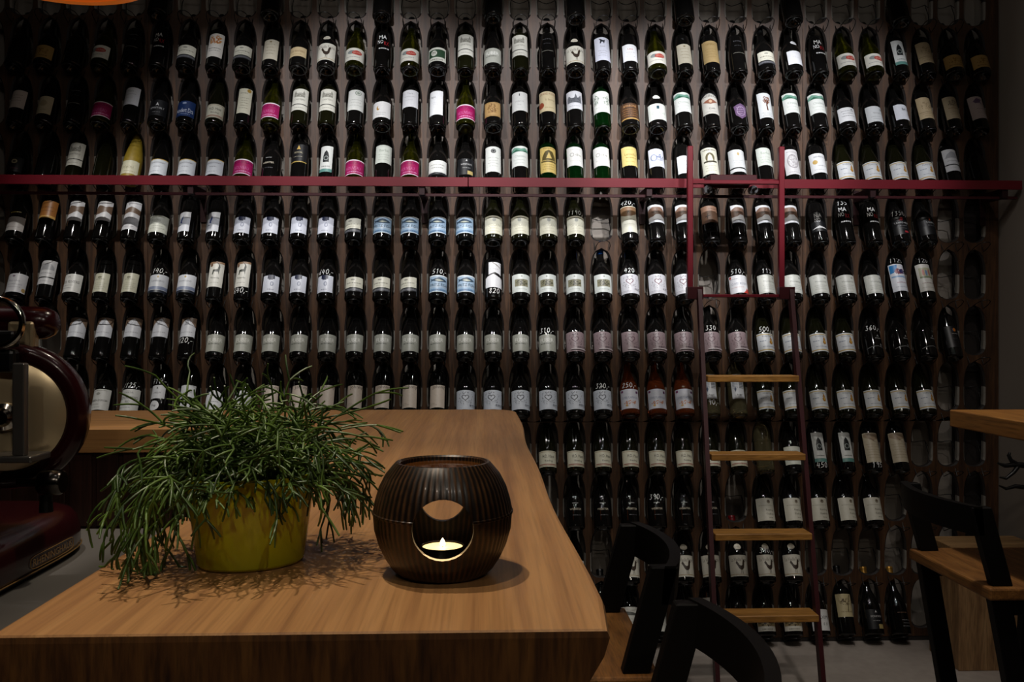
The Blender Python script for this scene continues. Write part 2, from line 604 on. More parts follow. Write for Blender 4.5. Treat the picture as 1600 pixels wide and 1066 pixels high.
deft('white', 'bottle with plain white label', 'bord', 'k', 4, 13, 7.2, W, [('t', 'Lenz', 0, .72, .9, 3, '#b4483c')] + words(.5, 3, .12, .5, '#a5a7aa'))
deft('plainlow', 'bottle with low white worded label', 'burg', 'k', 2.4, 9.6, 8.8, W, words(.72, 3, .18, .65, '#8b8d92', .28) + [('e', .4, .85, .5, .35, '#777c80')])
deft('whiteneck', 'bottle with white label and small oval', 'burg', 'k', 2.6, 9.8, 8.6, '#e9ebf0', [('w', 0, .5, .5, .2, '#cfd1d6')], neck='#e9ebf0')
deft('arch', 'bottle with dark arch emblem on label', 'bord', 'k', 3.6, 16.8, 5.6, '#d6d9d6', [('r', -1, 0, 1, .12, '#5f8f88'), ('p', [(-.45, .38), (.45, .38), (.45, .6), (.3, .74), (0, .84), (-.3, .74), (-.45, .6)], '#14181a'), ('o', 0, .53, 1.0, 1.1, .28, '#9aa3a0'), ('w', 0, .2, .6, .35, '#555')])
deft('tanlab', 'bottle with tall tan label', 'bord', 'k', 3.8, 15.5, 8, '#b59c6c', [('t', 'OPERA', 0, .84, .9, 5, '#8a6c34')] + words(.6, 4, .12, .6, '#9a8050'))
deft('dimpink', 'dim bottle with pinkish cream label', 'bord', 'k', 6.5, 15.5, 8, '#c9bcb2', words(.7, 3, .15, .6, '#8a7f7a'))
deft('dimcream', 'dim bottle with small cream label', 'bord', 'k', 3.5, 12.5, 7.4, '#c2b496', [('e', 0, .6, 1.4, 1.6, '#a8997a')] + words(.2, 1, .15, .5, '#8a7f6a'))
deft('pink', 'bottle with hot pink label', 'burg', 'g', 2.0, 9.4, 10, '#e9d6e0', [('r', -1, .05, 1, .95, '#a5175c'), ('t', 'BEAUJOLAIS', .0, .78, 1.6, 8.2, '#5a0c3c'), ('t', 'NOUVEAU', -.1, .42, 1.6, 6.5, '#d06aa4'), ('w', .1, .14, .7, .5, '#d080b0'), ('r', -1, .93, 1, .98, '#f2e6ee')])
deft('whitehigh', 'bottle with high-set white label', 'bord', 'k', 8.5, 17.5, 8, '#e8eaf0', [('t', 'Tiara', 0, .8, .9, 3, '#9a9ca4'), ('w', 0, .6, .6, .25, '#b5b7bd'), ('w', -.1, .4, .4, .2, '#c0c2c8')])
deft('blackcrest', 'black bottle with white crest and lettering', 'burg', 'k', 2.5, 10.5, 8.6, '#131316', [('p', [(-.15, .62), (0, .85), (.15, .62), (0, .68)], '#d8d8d8'), ('t', 'APOSTOLY', 0, .48, .9, 6, '#c8c8c8'), ('w', 0, .2, .4, .25, '#77777a')])
deft('blue', 'bottle with blue label and white script', 'burg', 'k', 2.2, 10, 9.6, '#1d3566', [('e', 0, .86, .9, .5, '#9aa8c8'), ('t', 'Hundert Dra', .05, .38, 2.2, 7.6, '#dfe6f4'), ('w', .1, .12, .5, .3, '#8fa0c8')])
deft('haus', 'bottle with cream label in red border', 'hock', 'o', 2.0, 9.0, 9.4, '#dcd9c4', [('f', -.95, .05, .95, .95, .22, '#a08a6a'), ('r', -.85, .12, .85, .18, '#a0685a'), ('t', 'H.D. Haus', .1, .66, 1.3, 5.0, INK), ('t', 'Riesling', .12, .36, 1.0, 3.4, '#4a4a44')])
deft('goldstick', 'bottle with gold sticker on narrow label', 'bord', 'k', 4.5, 17.5, 6, '#dcd8c2', [('e', .5, .92, .9, .9, '#b08d3a'), ('w', -.2, .8, .5, .3, '#6d6a5a')] + words(.6, 5, .1, .6, '#8f8c78', .2))
deft('emblem', 'bottle with grey round emblem on label', 'bord', 'k', 6.6, 17.3, 8, '#dddfdc', [('e', .2, .84, 1.4, 1.3, '#8f9a90'), ('o', .2, .84, 1.0, .9, .3, '#e0e2de')] + words(.5, 3, .14, .7, '#a8aaa6'))
deft('goldmark', 'bottle with small gold mark on label', 'burg', 'k', 2.4, 10.6, 9.2, '#e5e6e8', [('e', -.25, .58, .7, 1.1, '#b5893a'), ('e', -.18, .62, .45, .7, '#e5e6e8')] + words(.28, 2, .12, .5, '#9fa0a4'))
deft('script', 'bottle with tall white scripted label', 'bord', 'k', 4.5, 17.2, 6.6, '#e9ebee', [('t', 'Apu', -.35, .74, 1.3, 2.6, '#555a60')] + words(.5, 2, .08, .5, '#c5c7ca', .15))
deft('oldtan', 'bottle with mottled old tan label', 'burg', 'k', 3.4, 10.8, 7.8, '#b08e5c', [('s', 0, .6, 2.2, 2.2, 50, .45, '#7d5c34'), ('t', 'ROMA', 0, .3, .9, 3.4, '#6a4a28'), ('f', -.95, .04, .95, .96, .15, '#7d5c34')])
deft('lentis', 'bottle with thin spaced lettering on white', 'bord', 'k', 7.0, 17, 8, '#dfe0dd', [('r', -.03, .78, .05, .9, INK), ('t', 'L E N T I S', 0, .5, .6, 4.6, '#55565a'), ('w', 0, .3, .2, .15, '#aaa')])
deft('redseal', 'bottle with red seal on cream label', 'bord', 'k', 6.8, 17.4, 8.4, '#d8c9a4', [('t', 'GRAND FOND', .05, .88, 1.1, 7, '#7d3d28'), ('t', 'St Emilion', .3, .58, 1.0, 4.4, '#8f7a58'), ('e', -.68, .32, 1.4, 1.6, '#9c4a30'), ('w', .2, .18, .5, .25, '#a8966e')])
deft('engrave', 'bottle with engraved building on white label', 'bord', 'k', 8.2, 17.8, 8.2, '#dfe1e8', [('p', [(-.8, .35), (-.8, .6), (-.6, .75), (-.3, .6), (0, .62), (.15, .85), (.35, .6), (.7, .8), (.8, .5), (.8, .35)], '#6d7078'), ('s', 0, .5, 3, 1.4, 60, .3, '#44474f'), ('w', 0, .15, .6, .3, '#a5a8b0')])
deft('greenart', 'green bottle with grey drawing on label', 'bord', 'e', 6.6, 17.8, 8.8, '#e2e6e0', [('s', -.55, .6, 1.6, 2.8, 50, .45, '#8f9a90'), ('s', .55, .6, 1.6, 2.8, 50, .45, '#8f9a90'), ('w', 0, .2, .6, .3, '#b0b5ae')])
deft('bronze', 'dark bottle with bronze printed label', 'burg', 'k', 2.4, 11, 9.4, '#4a3220', [('r', -1, .02, 1, .08, '#c09a58'), ('t', 'AMARONE', 0, .82, 1.1, 6, '#c89868')] + words(.6, 4, .13, .8, '#9a7048', .3))
deft('bluesq', 'bottle with small blue square on label', 'burg', 'k', 2.4, 10.8, 9.6, '#e0e5df', [('r', -.1, .66, .14, .86, '#234a58'), ('t', 'Clos du Val', .05, .42, 1.4, 6, '#9aa89e'), ('w', .1, .18, .6, .2, '#b8c0b8')], neck='#e4e6e0')
deft('landscape', 'bottle with green landscape strip on label', 'bord', 'k', 7.2, 17.6, 8.6, '#e2e6e2', [('p', [(-1, .72), (-1, .84), (-.5, .95), (.2, .86), (.6, .92), (1, .82), (1, .72)], '#6fa08c'), ('p', [(-.8, .72), (-.3, .84), (.2, .74), (.7, .8), (.9, .72)], '#2f6650'), ('t', 'Chateau', .1, .5, 1.1, 5, '#9aa8a0'), ('w', 0, .3, .6, .2, '#b5beb8'), ('w', 0, .15, .5, .2, '#b5beb8')])
deft('ingle', 'bottle with arched black-lettered label', 'bord', 'k', 6.2, 17.4, 8.4, '#d6d4cc', [('p', [(-1, .78), (-.5, .92), (0, .97), (.5, .92), (1, .78), (1, 1), (-1, 1)], '#17171a'), ('t', 'INGLENOOK', 0, .86, 1.4, 7.6, '#111'), ('p', [(-.8, .58), (0, .72), (.8, .58), (0, .46)], '#96604a'), ('e', 0, .59, .7, .8, '#d6b89c'), ('t', 'Cask', .1, .26, 1.0, 3, '#777'), ('w', 0, .1, .6, .2, '#aaa')])
deft('purple', 'bottle with purple silver crest', 'burg', 'k', 3, 11.4, 8, None, [('p', [(-.6, .25), (-.75, .8), (0, .98), (.75, .8), (.6, .25), (0, 0)], '#6a5074'), ('o', 0, .5, 1.9, 2.6, .3, '#a890b4')] + words(.7, 4, .13, .5, '#b8a4c0', .25))
deft('tree', 'bottle with brown tree figure on label', 'bord', 'k', 4.4, 17.6, 7.2, '#dfe4e6', [('s', .1, .72, 1.6, 2.0, 50, .5, '#7a4a34'), ('l', [(.1, .3), (.05, .5), (.2, .7)], .6, '#5a3626')] + words(.18, 3, .06, .6, '#a5a8aa', .2))
deft('words', 'bottle with white label of grey text', 'burg', 'k', 2.2, 10.4, 9.4, '#e2e6ea', [('e', .5, .82, .8, .5, '#9fb0b8'), ('t', 'Sauvignon', .1, .55, 1.0, 5.4, '#8a9298')] + words(.3, 2, .14, .6, '#a9b0b5'))
deft('bold', 'bottle with off-centre bold black lettering', 'burg', 'k', 3.5, 11.4, 9, '#e6e9f2', [('t', 'BAY MEL', .35, .68, 1.3, 5.6, '#22252c'), ('t', 'NOIR', .62, .4, 1.0, 2.6, '#22252c')])
deft('tanpic', 'bottle with tan pictured label', 'bord', 'k', 4.8, 16.5, 8.2, '#b2a184', [('s', 0, .7, 2.2, 1.6, 40, .5, '#7f705a'), ('w', 0, .45, .6, .4, '#8d6a4a')] + words(.28, 2, .1, .5, '#8d7e64'))
deft('figure', 'bottle with purple figure on pinkish label', 'bord', 'k', 5, 16.8, 8.2, '#b8a8a4', [('p', [(-.5, .78), (-.1, .92), (.4, .85), (.2, .74), (.45, .62), (.1, .7), (-.3, .68)], '#5f4a66'), ('w', .2, .42, .5, .4, '#8d7a7a'), ('w', .1, .25, .4, .25, '#9a8886')])
deft('ovalblack', 'dim black bottle with cream oval emblem', 'burg', 'k', 2.5, 9.5, 8, '#141214', [('e', .1, .72, 1.2, 1.0, '#b5a988'), ('e', .1, .72, .7, .55, '#4a4436'), ('w', 0, .2, .6, .5, '#5a2c3a')])
deft('yellow', 'yellow wrapped bottle with cream label', 'hock', 'y', 2.2, 8.8, 9.2, '#e0dcc0', [('t', 'Heini', 0, .5, 1.6, 5, '#a8a184'), ('e', -.7, .85, .4, .4, '#3a3628'), ('w', .2, .16, .5, .25, '#b0a888')])
deft('goldtop', 'bottle with silver crest above white label', 'hock', 'k', 2.0, 9.6, 9.2, '#e4e9f0', [('r', -1, .955, 1, 1, '#c8a44a'), ('t', 'CHARDONNAY', 0, .76, .8, 6.4, '#6a707c'), ('w', 0, .48, .3, .3, '#8a909a'), ('w', -.2, .18, .5, .2, '#a5abb5')])
deft('webster', 'black bottle with small pale lettering', 'burg', 'k', 2.4, 11, 8.6, None, [('r', -.3, .9, .3, .94, '#8f8f8f'), ('t', 'WEBSTER', 0, .62, .8, 6, '#d8cdb8'), ('w', .1, .3, .4, .35, '#3c3c40')])
deft('goldtext', 'black bottle with gold-lettered dark label', 'bord', 'k', 8.5, 17.6, 8, '#17171a', [('r', -1, .0, 1, .05, '#b59a50'), ('p', [(-.2, .72), (0, .95), (.2, .72)], '#c9a85a'), ('t', 'ROYAL', 0, .55, .9, 3.6, '#c9c0a0'), ('w', 0, .3, .5, .3, '#8f8a78')])
deft('greenwhite', 'bottle with pale green-white label', 'bord', 'k', 8.4, 17.6, 8.2, '#dfe6de', [('t', 'Barbe', 0, .7, 1.2, 5, '#a3b0a4')] + words(.45, 3, .14, .6, '#b5beb4'))
deft('lowband', 'bottle with white label over black band', 'burg', 'k', 2.2, 9.4, 9.4, '#e2e4e0', [('r', -1, 0, 1, .14, '#222428'), ('r', -1, .16, 1, .2, '#c9cbc8')] + words(.66, 2, .2, .7, '#8b8d88', .3))
deft('goldsquare', 'black bottle with gold square mark', 'burg', 'k', 2.2, 10.4, 8.6, '#131417', [('p', [(-.1, .82), (0, .95), (.1, .82), (0, .86)], '#e8e8e8'), ('t', 'MONFORTE', 0, .64, .8, 4.8, '#c8c8c8'), ('w', 0, .4, .4, .3, '#8d8d8d'), ('r', .1, .02, .7, .24, '#b8a468')])
deft('roundseal', 'bottle with black round seal on label', 'bord', 'k', 4.2, 17.2, 7.8, '#e0e3de', [('e', 0, .82, 1.15, 1.15, '#1a1b20'), ('o', 0, .82, .8, .8, .2, '#b0b3b0')] + words(.55, 4, .11, .6, '#a5a8a4', .2))
deft('yellowbell', 'bottle with bell drawing on yellow label', 'bord', 'e', 4.0, 17.2, 8.4, '#dbc072', [('p', [(-.75, .48), (-.7, .62), (-.4, .82), (0, .88), (.4, .82), (.7, .62), (.75, .48)], '#5a4e26'), ('p', [(-.3, .55), (0, .8), (.3, .55)], '#dbc072'), ('r', -.85, .4, .85, .46, '#6a5c2e'), ('w', 0, .93, .6, .3, '#7d6c38')] + words(.3, 3, .09, .7, '#a08a48', .25))
deft('whitebell', 'bottle with bell emblem on white label', 'bord', 'k', 3.8, 17.4, 8.4, '#dfdfd0', [('w', 0, .9, .7, .4, '#5a5648'), ('e', 0, .62, 2.0, 2.6, '#6a6248'), ('p', [(-.3, .5), (-.2, .68), (0, .76), (.2, .68), (.3, .5)], '#e8e4cc'), ('r', -.7, .44, .7, .5, '#3c382a')] + words(.3, 3, .09, .6, '#a09c88', .2))
deft('faintemb', 'bottle with faint grey emblem on white', 'bord', 'e', 7.6, 17.4, 8.4, '#e2e3e0', [('o', -.35, .58, 1.0, 1.0, .3, '#9fa09a'), ('s', .3, .58, 1.6, .8, 24, .35, '#b0b1aa'), ('w', 0, .85, .5, .2, '#c0c1bb'), ('w', 0, .25, .6, .25, '#c0c1bb')])
deft('yellowtext', 'bottle with yellow lettered label', 'bord', 'k', 7.8, 17.6, 8.4, '#e0cd84', [('t', 'Leoville', 0, .6, 1.2, 5.6, '#8d7630'), ('w', .1, .4, .6, .35, '#a08a44'), ('w', 0, .84, .4, .25, '#b09a54'), ('w', 0, .2, .5, .2, '#b09a54')])
deft('bluedraw', 'bottle with blue-grey drawing on label', 'bord', 'k', 7.4, 16.6, 8.2, '#dfe3ee', [('o', -.4, .5, 1.5, 1.8, .5, '#8d98b4'), ('s', .3, .5, 1.8, 1.8, 40, .4, '#7d88a8'), ('w', 0, .1, .6, .25, '#a5adc0')])
deft('whiteline', 'bottle with white label over bottom line', 'bord', 'k', 5, 16.5, 8.4, '#e2e6e8', [('r', -1, .14, 1, .2, '#111'), ('e', .1, .8, .5, .8, '#c9b078')] + words(.5, 2, .1, .5, '#b5babc', .2))
deft('ornate', 'bottle with ornate grey circle on label', 'bord', 'k', 3.8, 16.8, 8, '#dad9dc', [('o', 0, .52, 2.6, 3.6, .5, '#a5a0a4'), ('s', 0, .52, 2.2, 3, 60, .4, '#b0abaf'), ('w', 0, .88, .6, .25, '#a5a0a4'), ('w', 0, .08, .6, .25, '#a5a0a4')])
deft('goldcoin', 'bottle with gold coin on white label', 'bord', 'k', 4.8, 14.8, 8.4, '#e4e6e8', [('e', -.4, .55, 1.1, 1.1, '#c5a560'), ('t', 'GEHRING', .1, .82, .8, 5, '#7d8088'), ('w', .3, .35, .5, .25, '#a5a8ae'), ('w', 0, .15, .6, .2, '#b0b3b8')])
deft('medal', 'bottle with gold medal on white label', 'hock', 'o', 2.0, 10.6, 9.4, '#e0e4e8', [('r', -1, .9, 1, .95, '#c8b070'), ('r', -1, .06, 1, .11, '#c8a850'), ('e', .35, .5, .85, .95, '#b5812c'), ('p', [(.2, .62), (.35, .8), (.5, .62)], '#b5812c'), ('e', .38, .52, .4, .45, '#e0b860'), ('t', 'FORSTER', .0, .82, .7, 5.4, '#6d7480'), ('w', -.4, .55, .3, .3, '#8894a8'), ('w', .1, .25, .6, .25, '#98a4b4')])
deft('goldshoulder', 'bottle with gold shoulder text and white label', 'burg', 'k', 3, 13, 9.4, None, [('r', -1, .0, 1, .66, '#d8d2ce'), ('w', 0, .86, .5, .5, '#8d7a34'), ('e', 0, .45, 1.2, 1.2, '#c8c0bc'), ('w', 0, .15, .6, .25, '#a8a09c')])
deft('copper', 'bottle with copper foil upper label', 'bord', 'k', 9.5, 17.9, 8.8, '#b4763a', [('r', -1, 0, 1, .14, '#e0b060'), ('w', 0, .6, .6, .4, '#8a5424'), ('w', 0, .4, .7, .3, '#8a5424')])
deft('mountain', 'bottle with brown mountain strip on label', 'bord', 'k', 8.3, 17.8, 8, '#e0e1e6', [('p', [(-1, .36), (-1, .66), (-.4, .8), (.3, .7), (1, .8), (1, .36), (.4, .48), (-.3, .34)], '#77604f'), ('w', 0, .12, .7, .25, '#9a9ca2')])
deft('mountaintall', 'tilted bottle with brown strip on tall label', 'bord', 'k', 4, 17.6, 8, '#e0e1e6', [('p', [(-1, .55), (-1, .72), (0, .82), (1, .72), (1, .55), (0, .62)], '#77604f'), ('t', 'JE', -.3, .9, 1.0, 1.6, '#3c4050'), ('w', 0, .4, .7, .3, '#9a9ca2'), ('t', 'BIANCO', .1, .22, .8, 4.4, '#8a8c94'), ('w', 0, .1, .6, .2, '#a9abb2')])
deft('textcream', 'bottle with pale label of small text', 'burg', 'k', 2.4, 10.4, 9.4, '#d9dccf', [('t', 'RIVERS', -.2, .72, .9, 4.2, '#8d9084')] + words(.5, 3, .14, .65, '#a3a69a', .2))
deft('bluefig', 'bottle with small blue figure on label', 'bord', 'k', 3.2, 12.6, 6.6, '#e0e4ec', [('p', [(-.3, .45), (-.1, .7), (.05, .82), (.1, .66), (-.05, .5), (.05, .4)], '#2c4484'), ('w', -.3, .3, .3, .35, '#44506a')])
deft('navytab', 'bottle with navy tab atop white label', 'burg', 'k', 2.2, 10, 7.4, '#dfe3ef', [('r', -.4, .8, .4, 1.04, '#1c2340'), ('r', -.25, .74, .2, .8, '#1c2340'), ('o', .12, .5, .75, 1.1, .45, '#9aa0b4'), ('w', 0, .14, .35, .28, '#7d8496')])
deft('fish', 'bottle with sky blue fish label', 'burg', 'k', 2.4, 10.4, 9.0, '#a9c4dd', [('r', -1, .0, 1, .2, '#7fa4c8'), ('r', -1, .93, 1, 1, '#e6ecf0'), ('p', [(-.9, .62), (-.75, .72), (-.9, .82), (-.6, .76), (0, .88), (.6, .78), (.85, .7), (.6, .64), (0, .58), (-.6, .68)], '#3a5064'), ('p', [(-.4, .7), (0, .64), (.5, .69), (0, .74)], '#cfd4bf'), ('t', 'FRITZ FISH', 0, .42, 1.3, 7.6, '#1d2c3e'), ('r', -1, .31, 1, .33, '#dfe8ee'), ('w', 0, .1, .7, .3, '#4a6484'), ('r', -1, 0, 1, .04, '#e6ecf0')])
deft('creamcrest', 'bottle with grey crest on cream label', 'burg', 'o', 2.2, 11.0, 9.2, '#e0dec9', [('e', 0, .78, .8, .95, '#a8aaa0'), ('t', 'GOLAN', 0, .48, 1.1, 6, '#a6a492'), ('w', 0, .3, .4, .25, '#bdbba6'), ('w', 0, .14, .6, .2, '#bdbba6')])
deft('browncream', 'bottle with brown-topped tall cream label', 'bord', 'k', 3.6, 16.6, 8, '#dcdac8', [('p', [(-1, .72), (-.4, .62), (.3, .62), (1, .74), (1, .98), (-1, .98)], '#8a6a4c'), ('l', [(-.1, .72), (0, .82), (.1, .74)], .25, '#3a2c20'), ('w', 0, .3, .6, .25, '#b9b7a4')])
deft('brownoval', 'bottle with brown oval on white label', 'bord', 'k', 8.6, 17.4, 8.4, '#e4e6ea', [('p', [(-1, .3), (-1, .72), (-.5, .88), (.5, .88), (1, .72), (1, .3), (.6, .34), (.35, .46), (-.1, .46), (-.4, .34)], '#7d6050'), ('t', 'JE', .0, .74, .9, 1.6, '#30261f'), ('l', [(-.5, .55), (0, .6), (.4, .56)], .3, '#40322a')])
deft('brownbird', 'bottle with dragonfly on plain brown label', 'bord', 'k', 8.6, 17.0, 8.4, '#8d6c58', [('t', 'JE TE BIRD', .35, .8, .8, 4, '#3c2a20'), ('l', [(-.5, .36), (.0, .42)], .35, '#2c1e18'), ('l', [(-.3, .25), (-.2, .55)], .3, '#2c1e18')])
deft('redflower', 'black bottle with red flower emblem', 'burg', 'k', 2.6, 11.4, 8.6, '#101012', [('e', 0, .88, .7, .8, '#a83038'), ('e', -.2, .82, .4, .4, '#7a1c24'), ('t', 'CAMPO NEVE', 0, .66, .8, 6.6, '#cfcfcf'), ('w', 0, .48, .5, .3, '#77777a'), ('w', 0, .34, .4, .2, '#77777a'), ('r', .1, .1, .5, .2, '#a83038')])
deft('redflame', 'black bottle with small red flame', 'burg', 'k', 2.6, 11.4, 8.6, '#101012', [('p', [(.1, .8), (.2, .98), (.3, .8)], '#b04a28'), ('t', 'CAMPO N', .3, .68, .8, 4.6, '#bfbfbf'), ('w', .3, .5, .4, .3, '#66666a')])
deft('corner', 'bottle with gold corner on white label', 'burg', 'k', 2.2, 10.8, 9.6, '#dcdce0', [('e', .8, .15, .9, .9, '#b89a60'), ('e', -.2, .86, .6, .4, '#8a7a8a'), ('t', 'Pays Libre', -.1, .6, 1.0, 6, '#8d8a96')] + words(.4, 2, .14, .6, '#a5a3ac'))
deft('lined', 'bottle with half-lined grey castle label', 'bord', 'k', 6.2, 17.4, 7.6, '#d4d4d6', [('p', [(-.8, .6), (-.5, .78), (0, .9), (.4, .86), (.8, .7), (.8, .6)], '#a3a4a8'), ('w', 0, .45, .6, .3, '#85868a'), ('r', -1, .26, 1, .31, '#111'), ('w', 0, .12, .5, .2, '#a9aaad')])
deft('rivers', 'bottle with spaced-out dark lettering', 'burg', 'k', 2.2, 10.6, 9.8, '#dfdfdb', [('t', 'H', -.1, .84, .9, 1.4, '#444'), ('t', 'LES RIVERS', .05, .56, 1.2, 7.2, '#3b3b40'), ('w', -.2, .34, .5, .2, '#8d8d90'), ('w', -.2, .2, .4, .2, '#8d8d90')])
deft('narrowcream', 'bottle with narrow cream text label', 'bord', 'k', 2.6, 11.4, 7.4, '#d9d8c2', [('e', -.1, .78, .9, .45, '#8d8c74'), ('w', 0, .66, .5, .25, '#6d6c58')] + words(.45, 4, .1, .7, '#a3a28c', .18))
deft('blueband', 'bottle with white label over blue-grey band', 'burg', 'k', 2.0, 10.4, 9.6, '#e2e6ee', [('r', -1, .16, 1, .34, '#8a96b4'), ('r', -1, 0, 1, .14, '#1c2334'), ('e', 0, .88, .4, .5, '#b89a50'), ('t', 'CAMPESINO', 0, .64, .8, 5.4, '#8d939c')])
deft('deer', 'bottle with deer drawing on cream label', 'bord', 'k', 5.0, 17.0, 7, '#e2e1d8', [('r', -1, .92, 1, 1, '#9c7c60'), ('p', [(-.4, .48), (-.35, .68), (.2, .7), (.3, .84), (.2, .94), (.4, .88), (.5, .8), (.42, .62), (.4, .48), (.3, .6), (-.2, .6), (-.3, .48)], '#3c4038'), ('l', [(.25, .9), (.05, .98)], .2, '#3c4038'), ('e', -.6, .87, .7, .8, '#7a5f4c'), ('t', 'Ricardo', 0, .36, .8, 3.6, '#7c7c74'), ('w', 0, .16, .5, .2, '#a5a49a')])
deft('torn', 'bottle with torn black zigzag label', 'bord', 'k', 5.0, 17.2, 8.6, '#e6e7ea', [('r', -1, .46, -.6, 1, '#0b0b0c'), ('r', .75, .46, 1, 1, '#0b0b0c'), ('p', [(-1, .38), (-.6, .46), (-.1, .52), (.4, .44), (1, .38), (1, .46), (.5, .54), (0, .6), (-.4, .53), (-1, .46)], '#0b0b0c'), ('l', [(-.2, .98), (.6, .8)], .3, '#8d8472'), ('w', 0, .72, .4, .2, '#b0b0b0')])
deft('vineyard', 'bottle with vineyard picture on white label', 'burg', 'k', 2.4, 11, 9.6, '#e0e6e2', [('r', -.65, .32, .6, .72, '#8d8a70'), ('s', 0, .52, 2.4, 1.4, 50, .4, '#3c3c2c'), ('e', 0, .88, .4, .35, '#9fa59f'), ('w', 0, .16, .5, .22, '#a5aca6')])
deft('heart', 'bottle with dotted heart on white label', 'burg', 'k', 1.9, 11.2, 9.8, '#d9d9e0', heart('#6d3c48', '#3c3038') + [('w', .6, .2, .3, .35, '#77707c'), ('w', -.4, .1, .5, .15, '#a5a3ac')])
deft('heartpink', 'bottle with dotted heart on pinkish label', 'burg', 'k', 1.9, 11.0, 9.8, '#a08c90', heart('#5f3c48', '#3f2c34') + [('w', .5, .2, .4, .35, '#5f505a'), ('r', -.4, .08, .9, .14, '#c9bcc0')])
deft('heartblue', 'bottle with dotted heart on bluish label', 'burg', 'k', 1.9, 10.6, 9.8, '#cfd6e2', heart('#2c2c34', '#22242c') + [('w', .6, .2, .3, .35, '#555a68')])
deft('redsplash', 'bottle with red corner splash on label', 'burg', 'k', 2.2, 10.8, 9.6, '#dcdde2', [('p', [(.3, 0), (1, 0), (1, .35), (.8, .2), (.7, .3), (.55, .14)], '#b83a30'), ('r', -.9, .84, -.7, .96, '#b83a30'), ('t', 'CUVEE ROSSO', 0, .52, 1.0, 7, '#7d8498'), ('w', -.4, .78, .4, .25, '#8d8d98'), ('w', -.2, .3, .6, .2, '#c08a80')])
deft('monogram', 'bottle with pale monogram text label', 'burg', 'k', 2.2, 11, 9.6, '#d2d4cc', [('f', -.92, .05, .92, .95, .12, '#a9aba3'), ('t', 'Montpezat', .1, .62, 1.1, 5.6, '#7c7e78'), ('e', .5, .84, .6, .4, '#9a9c95'), ('w', -.4, .84, .2, .2, '#9a9c95')] + words(.4, 3, .1, .55, '#a3a59e', .18))
deft('blueart', 'bottle with blue painted artwork label', 'bord', 'k', 3.6, 16.8, 8.4, '#dfe2ea', [('p', [(-.9, .66), (-.9, .95), (-.1, .97), (-.2, .78), (-.5, .68)], '#2b7fc0'), ('s', .1, .72, 2.4, 1.1, 24, .8, '#8a4a58'), ('s', .4, .72, 1.6, 1.0, 14, .8, '#33305e'), ('r', -.85, .5, .85, .56, '#8fb0d4'), ('w', .1, .3, .5, .3, '#a8788a'), ('w', 0, .14, .6, .25, '#9aa0ac')])
deft('colorart', 'bottle with pastel figures on white label', 'bord', 'k', 3.6, 16.8, 8.2, '#dad9d2', [('r', -.7, .5, .7, .86, '#b8b89c'), ('e', -.3, .68, .5, 1.6, '#c07a6a'), ('e', .0, .66, .45, 1.5, '#6a88b0'), ('e', .32, .68, .5, 1.6, '#b0766e'), ('r', -.7, .48, .7, .54, '#7d8a68'), ('w', 0, .28, .6, .35, '#a08a88'), ('w', 0, .12, .7, .2, '#a5a5a0')])
deft('halfmount', 'bottle with white label under brown peak', 'bord', 'k', 9.0, 17.8, 8, '#dde0e8', [('p', [(-1, 1), (-1, .5), (-.3, .85), (.1, .95), (.5, .75), (1, .5), (1, 1)], '#86705e'), ('p', [(-.3, .6), (.1, .88), (.3, .62)], '#aeb2bc'), ('w', 0, .22, .7, .25, '#a5a8b0')])
deft('arcline', 'black bottle with emblem over white arc', 'burg', 'k', 2.6, 11, 9, None, [('p', [(.2, .72), (.35, .84), (.5, .72), (.35, .75)], '#9a9a9a'), ('w', .35, .62, .3, .35, '#aaa'), ('l', [(-.9, .1), (-.4, .17), (.2, .19), (.9, .13)], .16, '#8f8f90')])
deft('orangeemb', 'black bottle with orange emblem', 'bord', 'k', 4, 14, 7, '#141416', [('e', .2, .82, .7, .8, '#c8742c'), ('r', -.05, .74, .0, .9, '#3a5a8a'), ('w', .2, .62, .4, .3, '#a5a5a5'), ('w', .1, .4, .3, .2, '#55565a')])
deft('textwhite', 'bottle with dense text on white label', 'burg', 'k', 2.2, 11.4, 9.6, '#d8d8d4', [('e', -.1, .78, .9, .6, '#9c9c94'), ('t', 'BARBERA DI BRIOLA', 0, .46, .9, 7.4, '#55554e'), ('w', -.3, .26, .4, .2, '#8d8d86'), ('w', -.3, .12, .5, .2, '#8d8d86'), ('w', 0, .92, .6, .2, '#8d8d86')])
deft('moreno', 'bottle with bold black name lettering', 'burg', 'k', 1.8, 11.4, 10, '#dedfdc', [('t', 'CASA DEL', .0, .84, .7, 4, '#77787a'), ('t', 'DON MORENO', 0, .6, 1.3, 8, '#17171a'), ('t', 'RED', 0, .42, .9, 1.8, '#333'), ('w', -.2, .14, .5, .2, '#8d8e90')])
deft('disc', 'bottle with white disc under square label', 'bord', 'k', 2, 13.4, 7.6, None, [('r', -.9, .48, .9, 1, '#d9dce0'), ('p', [(-.1, .86), (0, .94), (.1, .86)], '#3a3a3c'), ('t', 'LYRIUM', 0, .7, .7, 3.8, '#77797c'), ('e', -.15, .2, 2.2, 2.2, '#dfe1e4'), ('t', 'Fug', -.15, .2, 1.2, 2.6, '#33363a')])
deft('roundwhite', 'bottle with rounded white label', 'burg', 'k', 2, 10.8, 8.6, None, [('e', 0, .5, 4.2, 4.3, '#e2e4e8'), ('s', 0, .75, 1.8, .8, 16, .35, '#8d8f94'), ('w', 0, .4, .5, .3, '#8d8f94')])
deft('jscript', 'bottle with pinkish label and black script', 'bord', 'k', 3.0, 13.2, 7.2, '#d6c8ba', [('t', 'Johnny', .2, .9, 1.9, 5.6, '#3a302c'), ('w', -.4, .12, .5, .15, '#a5978c'), ('w', -.5, .18, .3, .15, '#a5978c')])
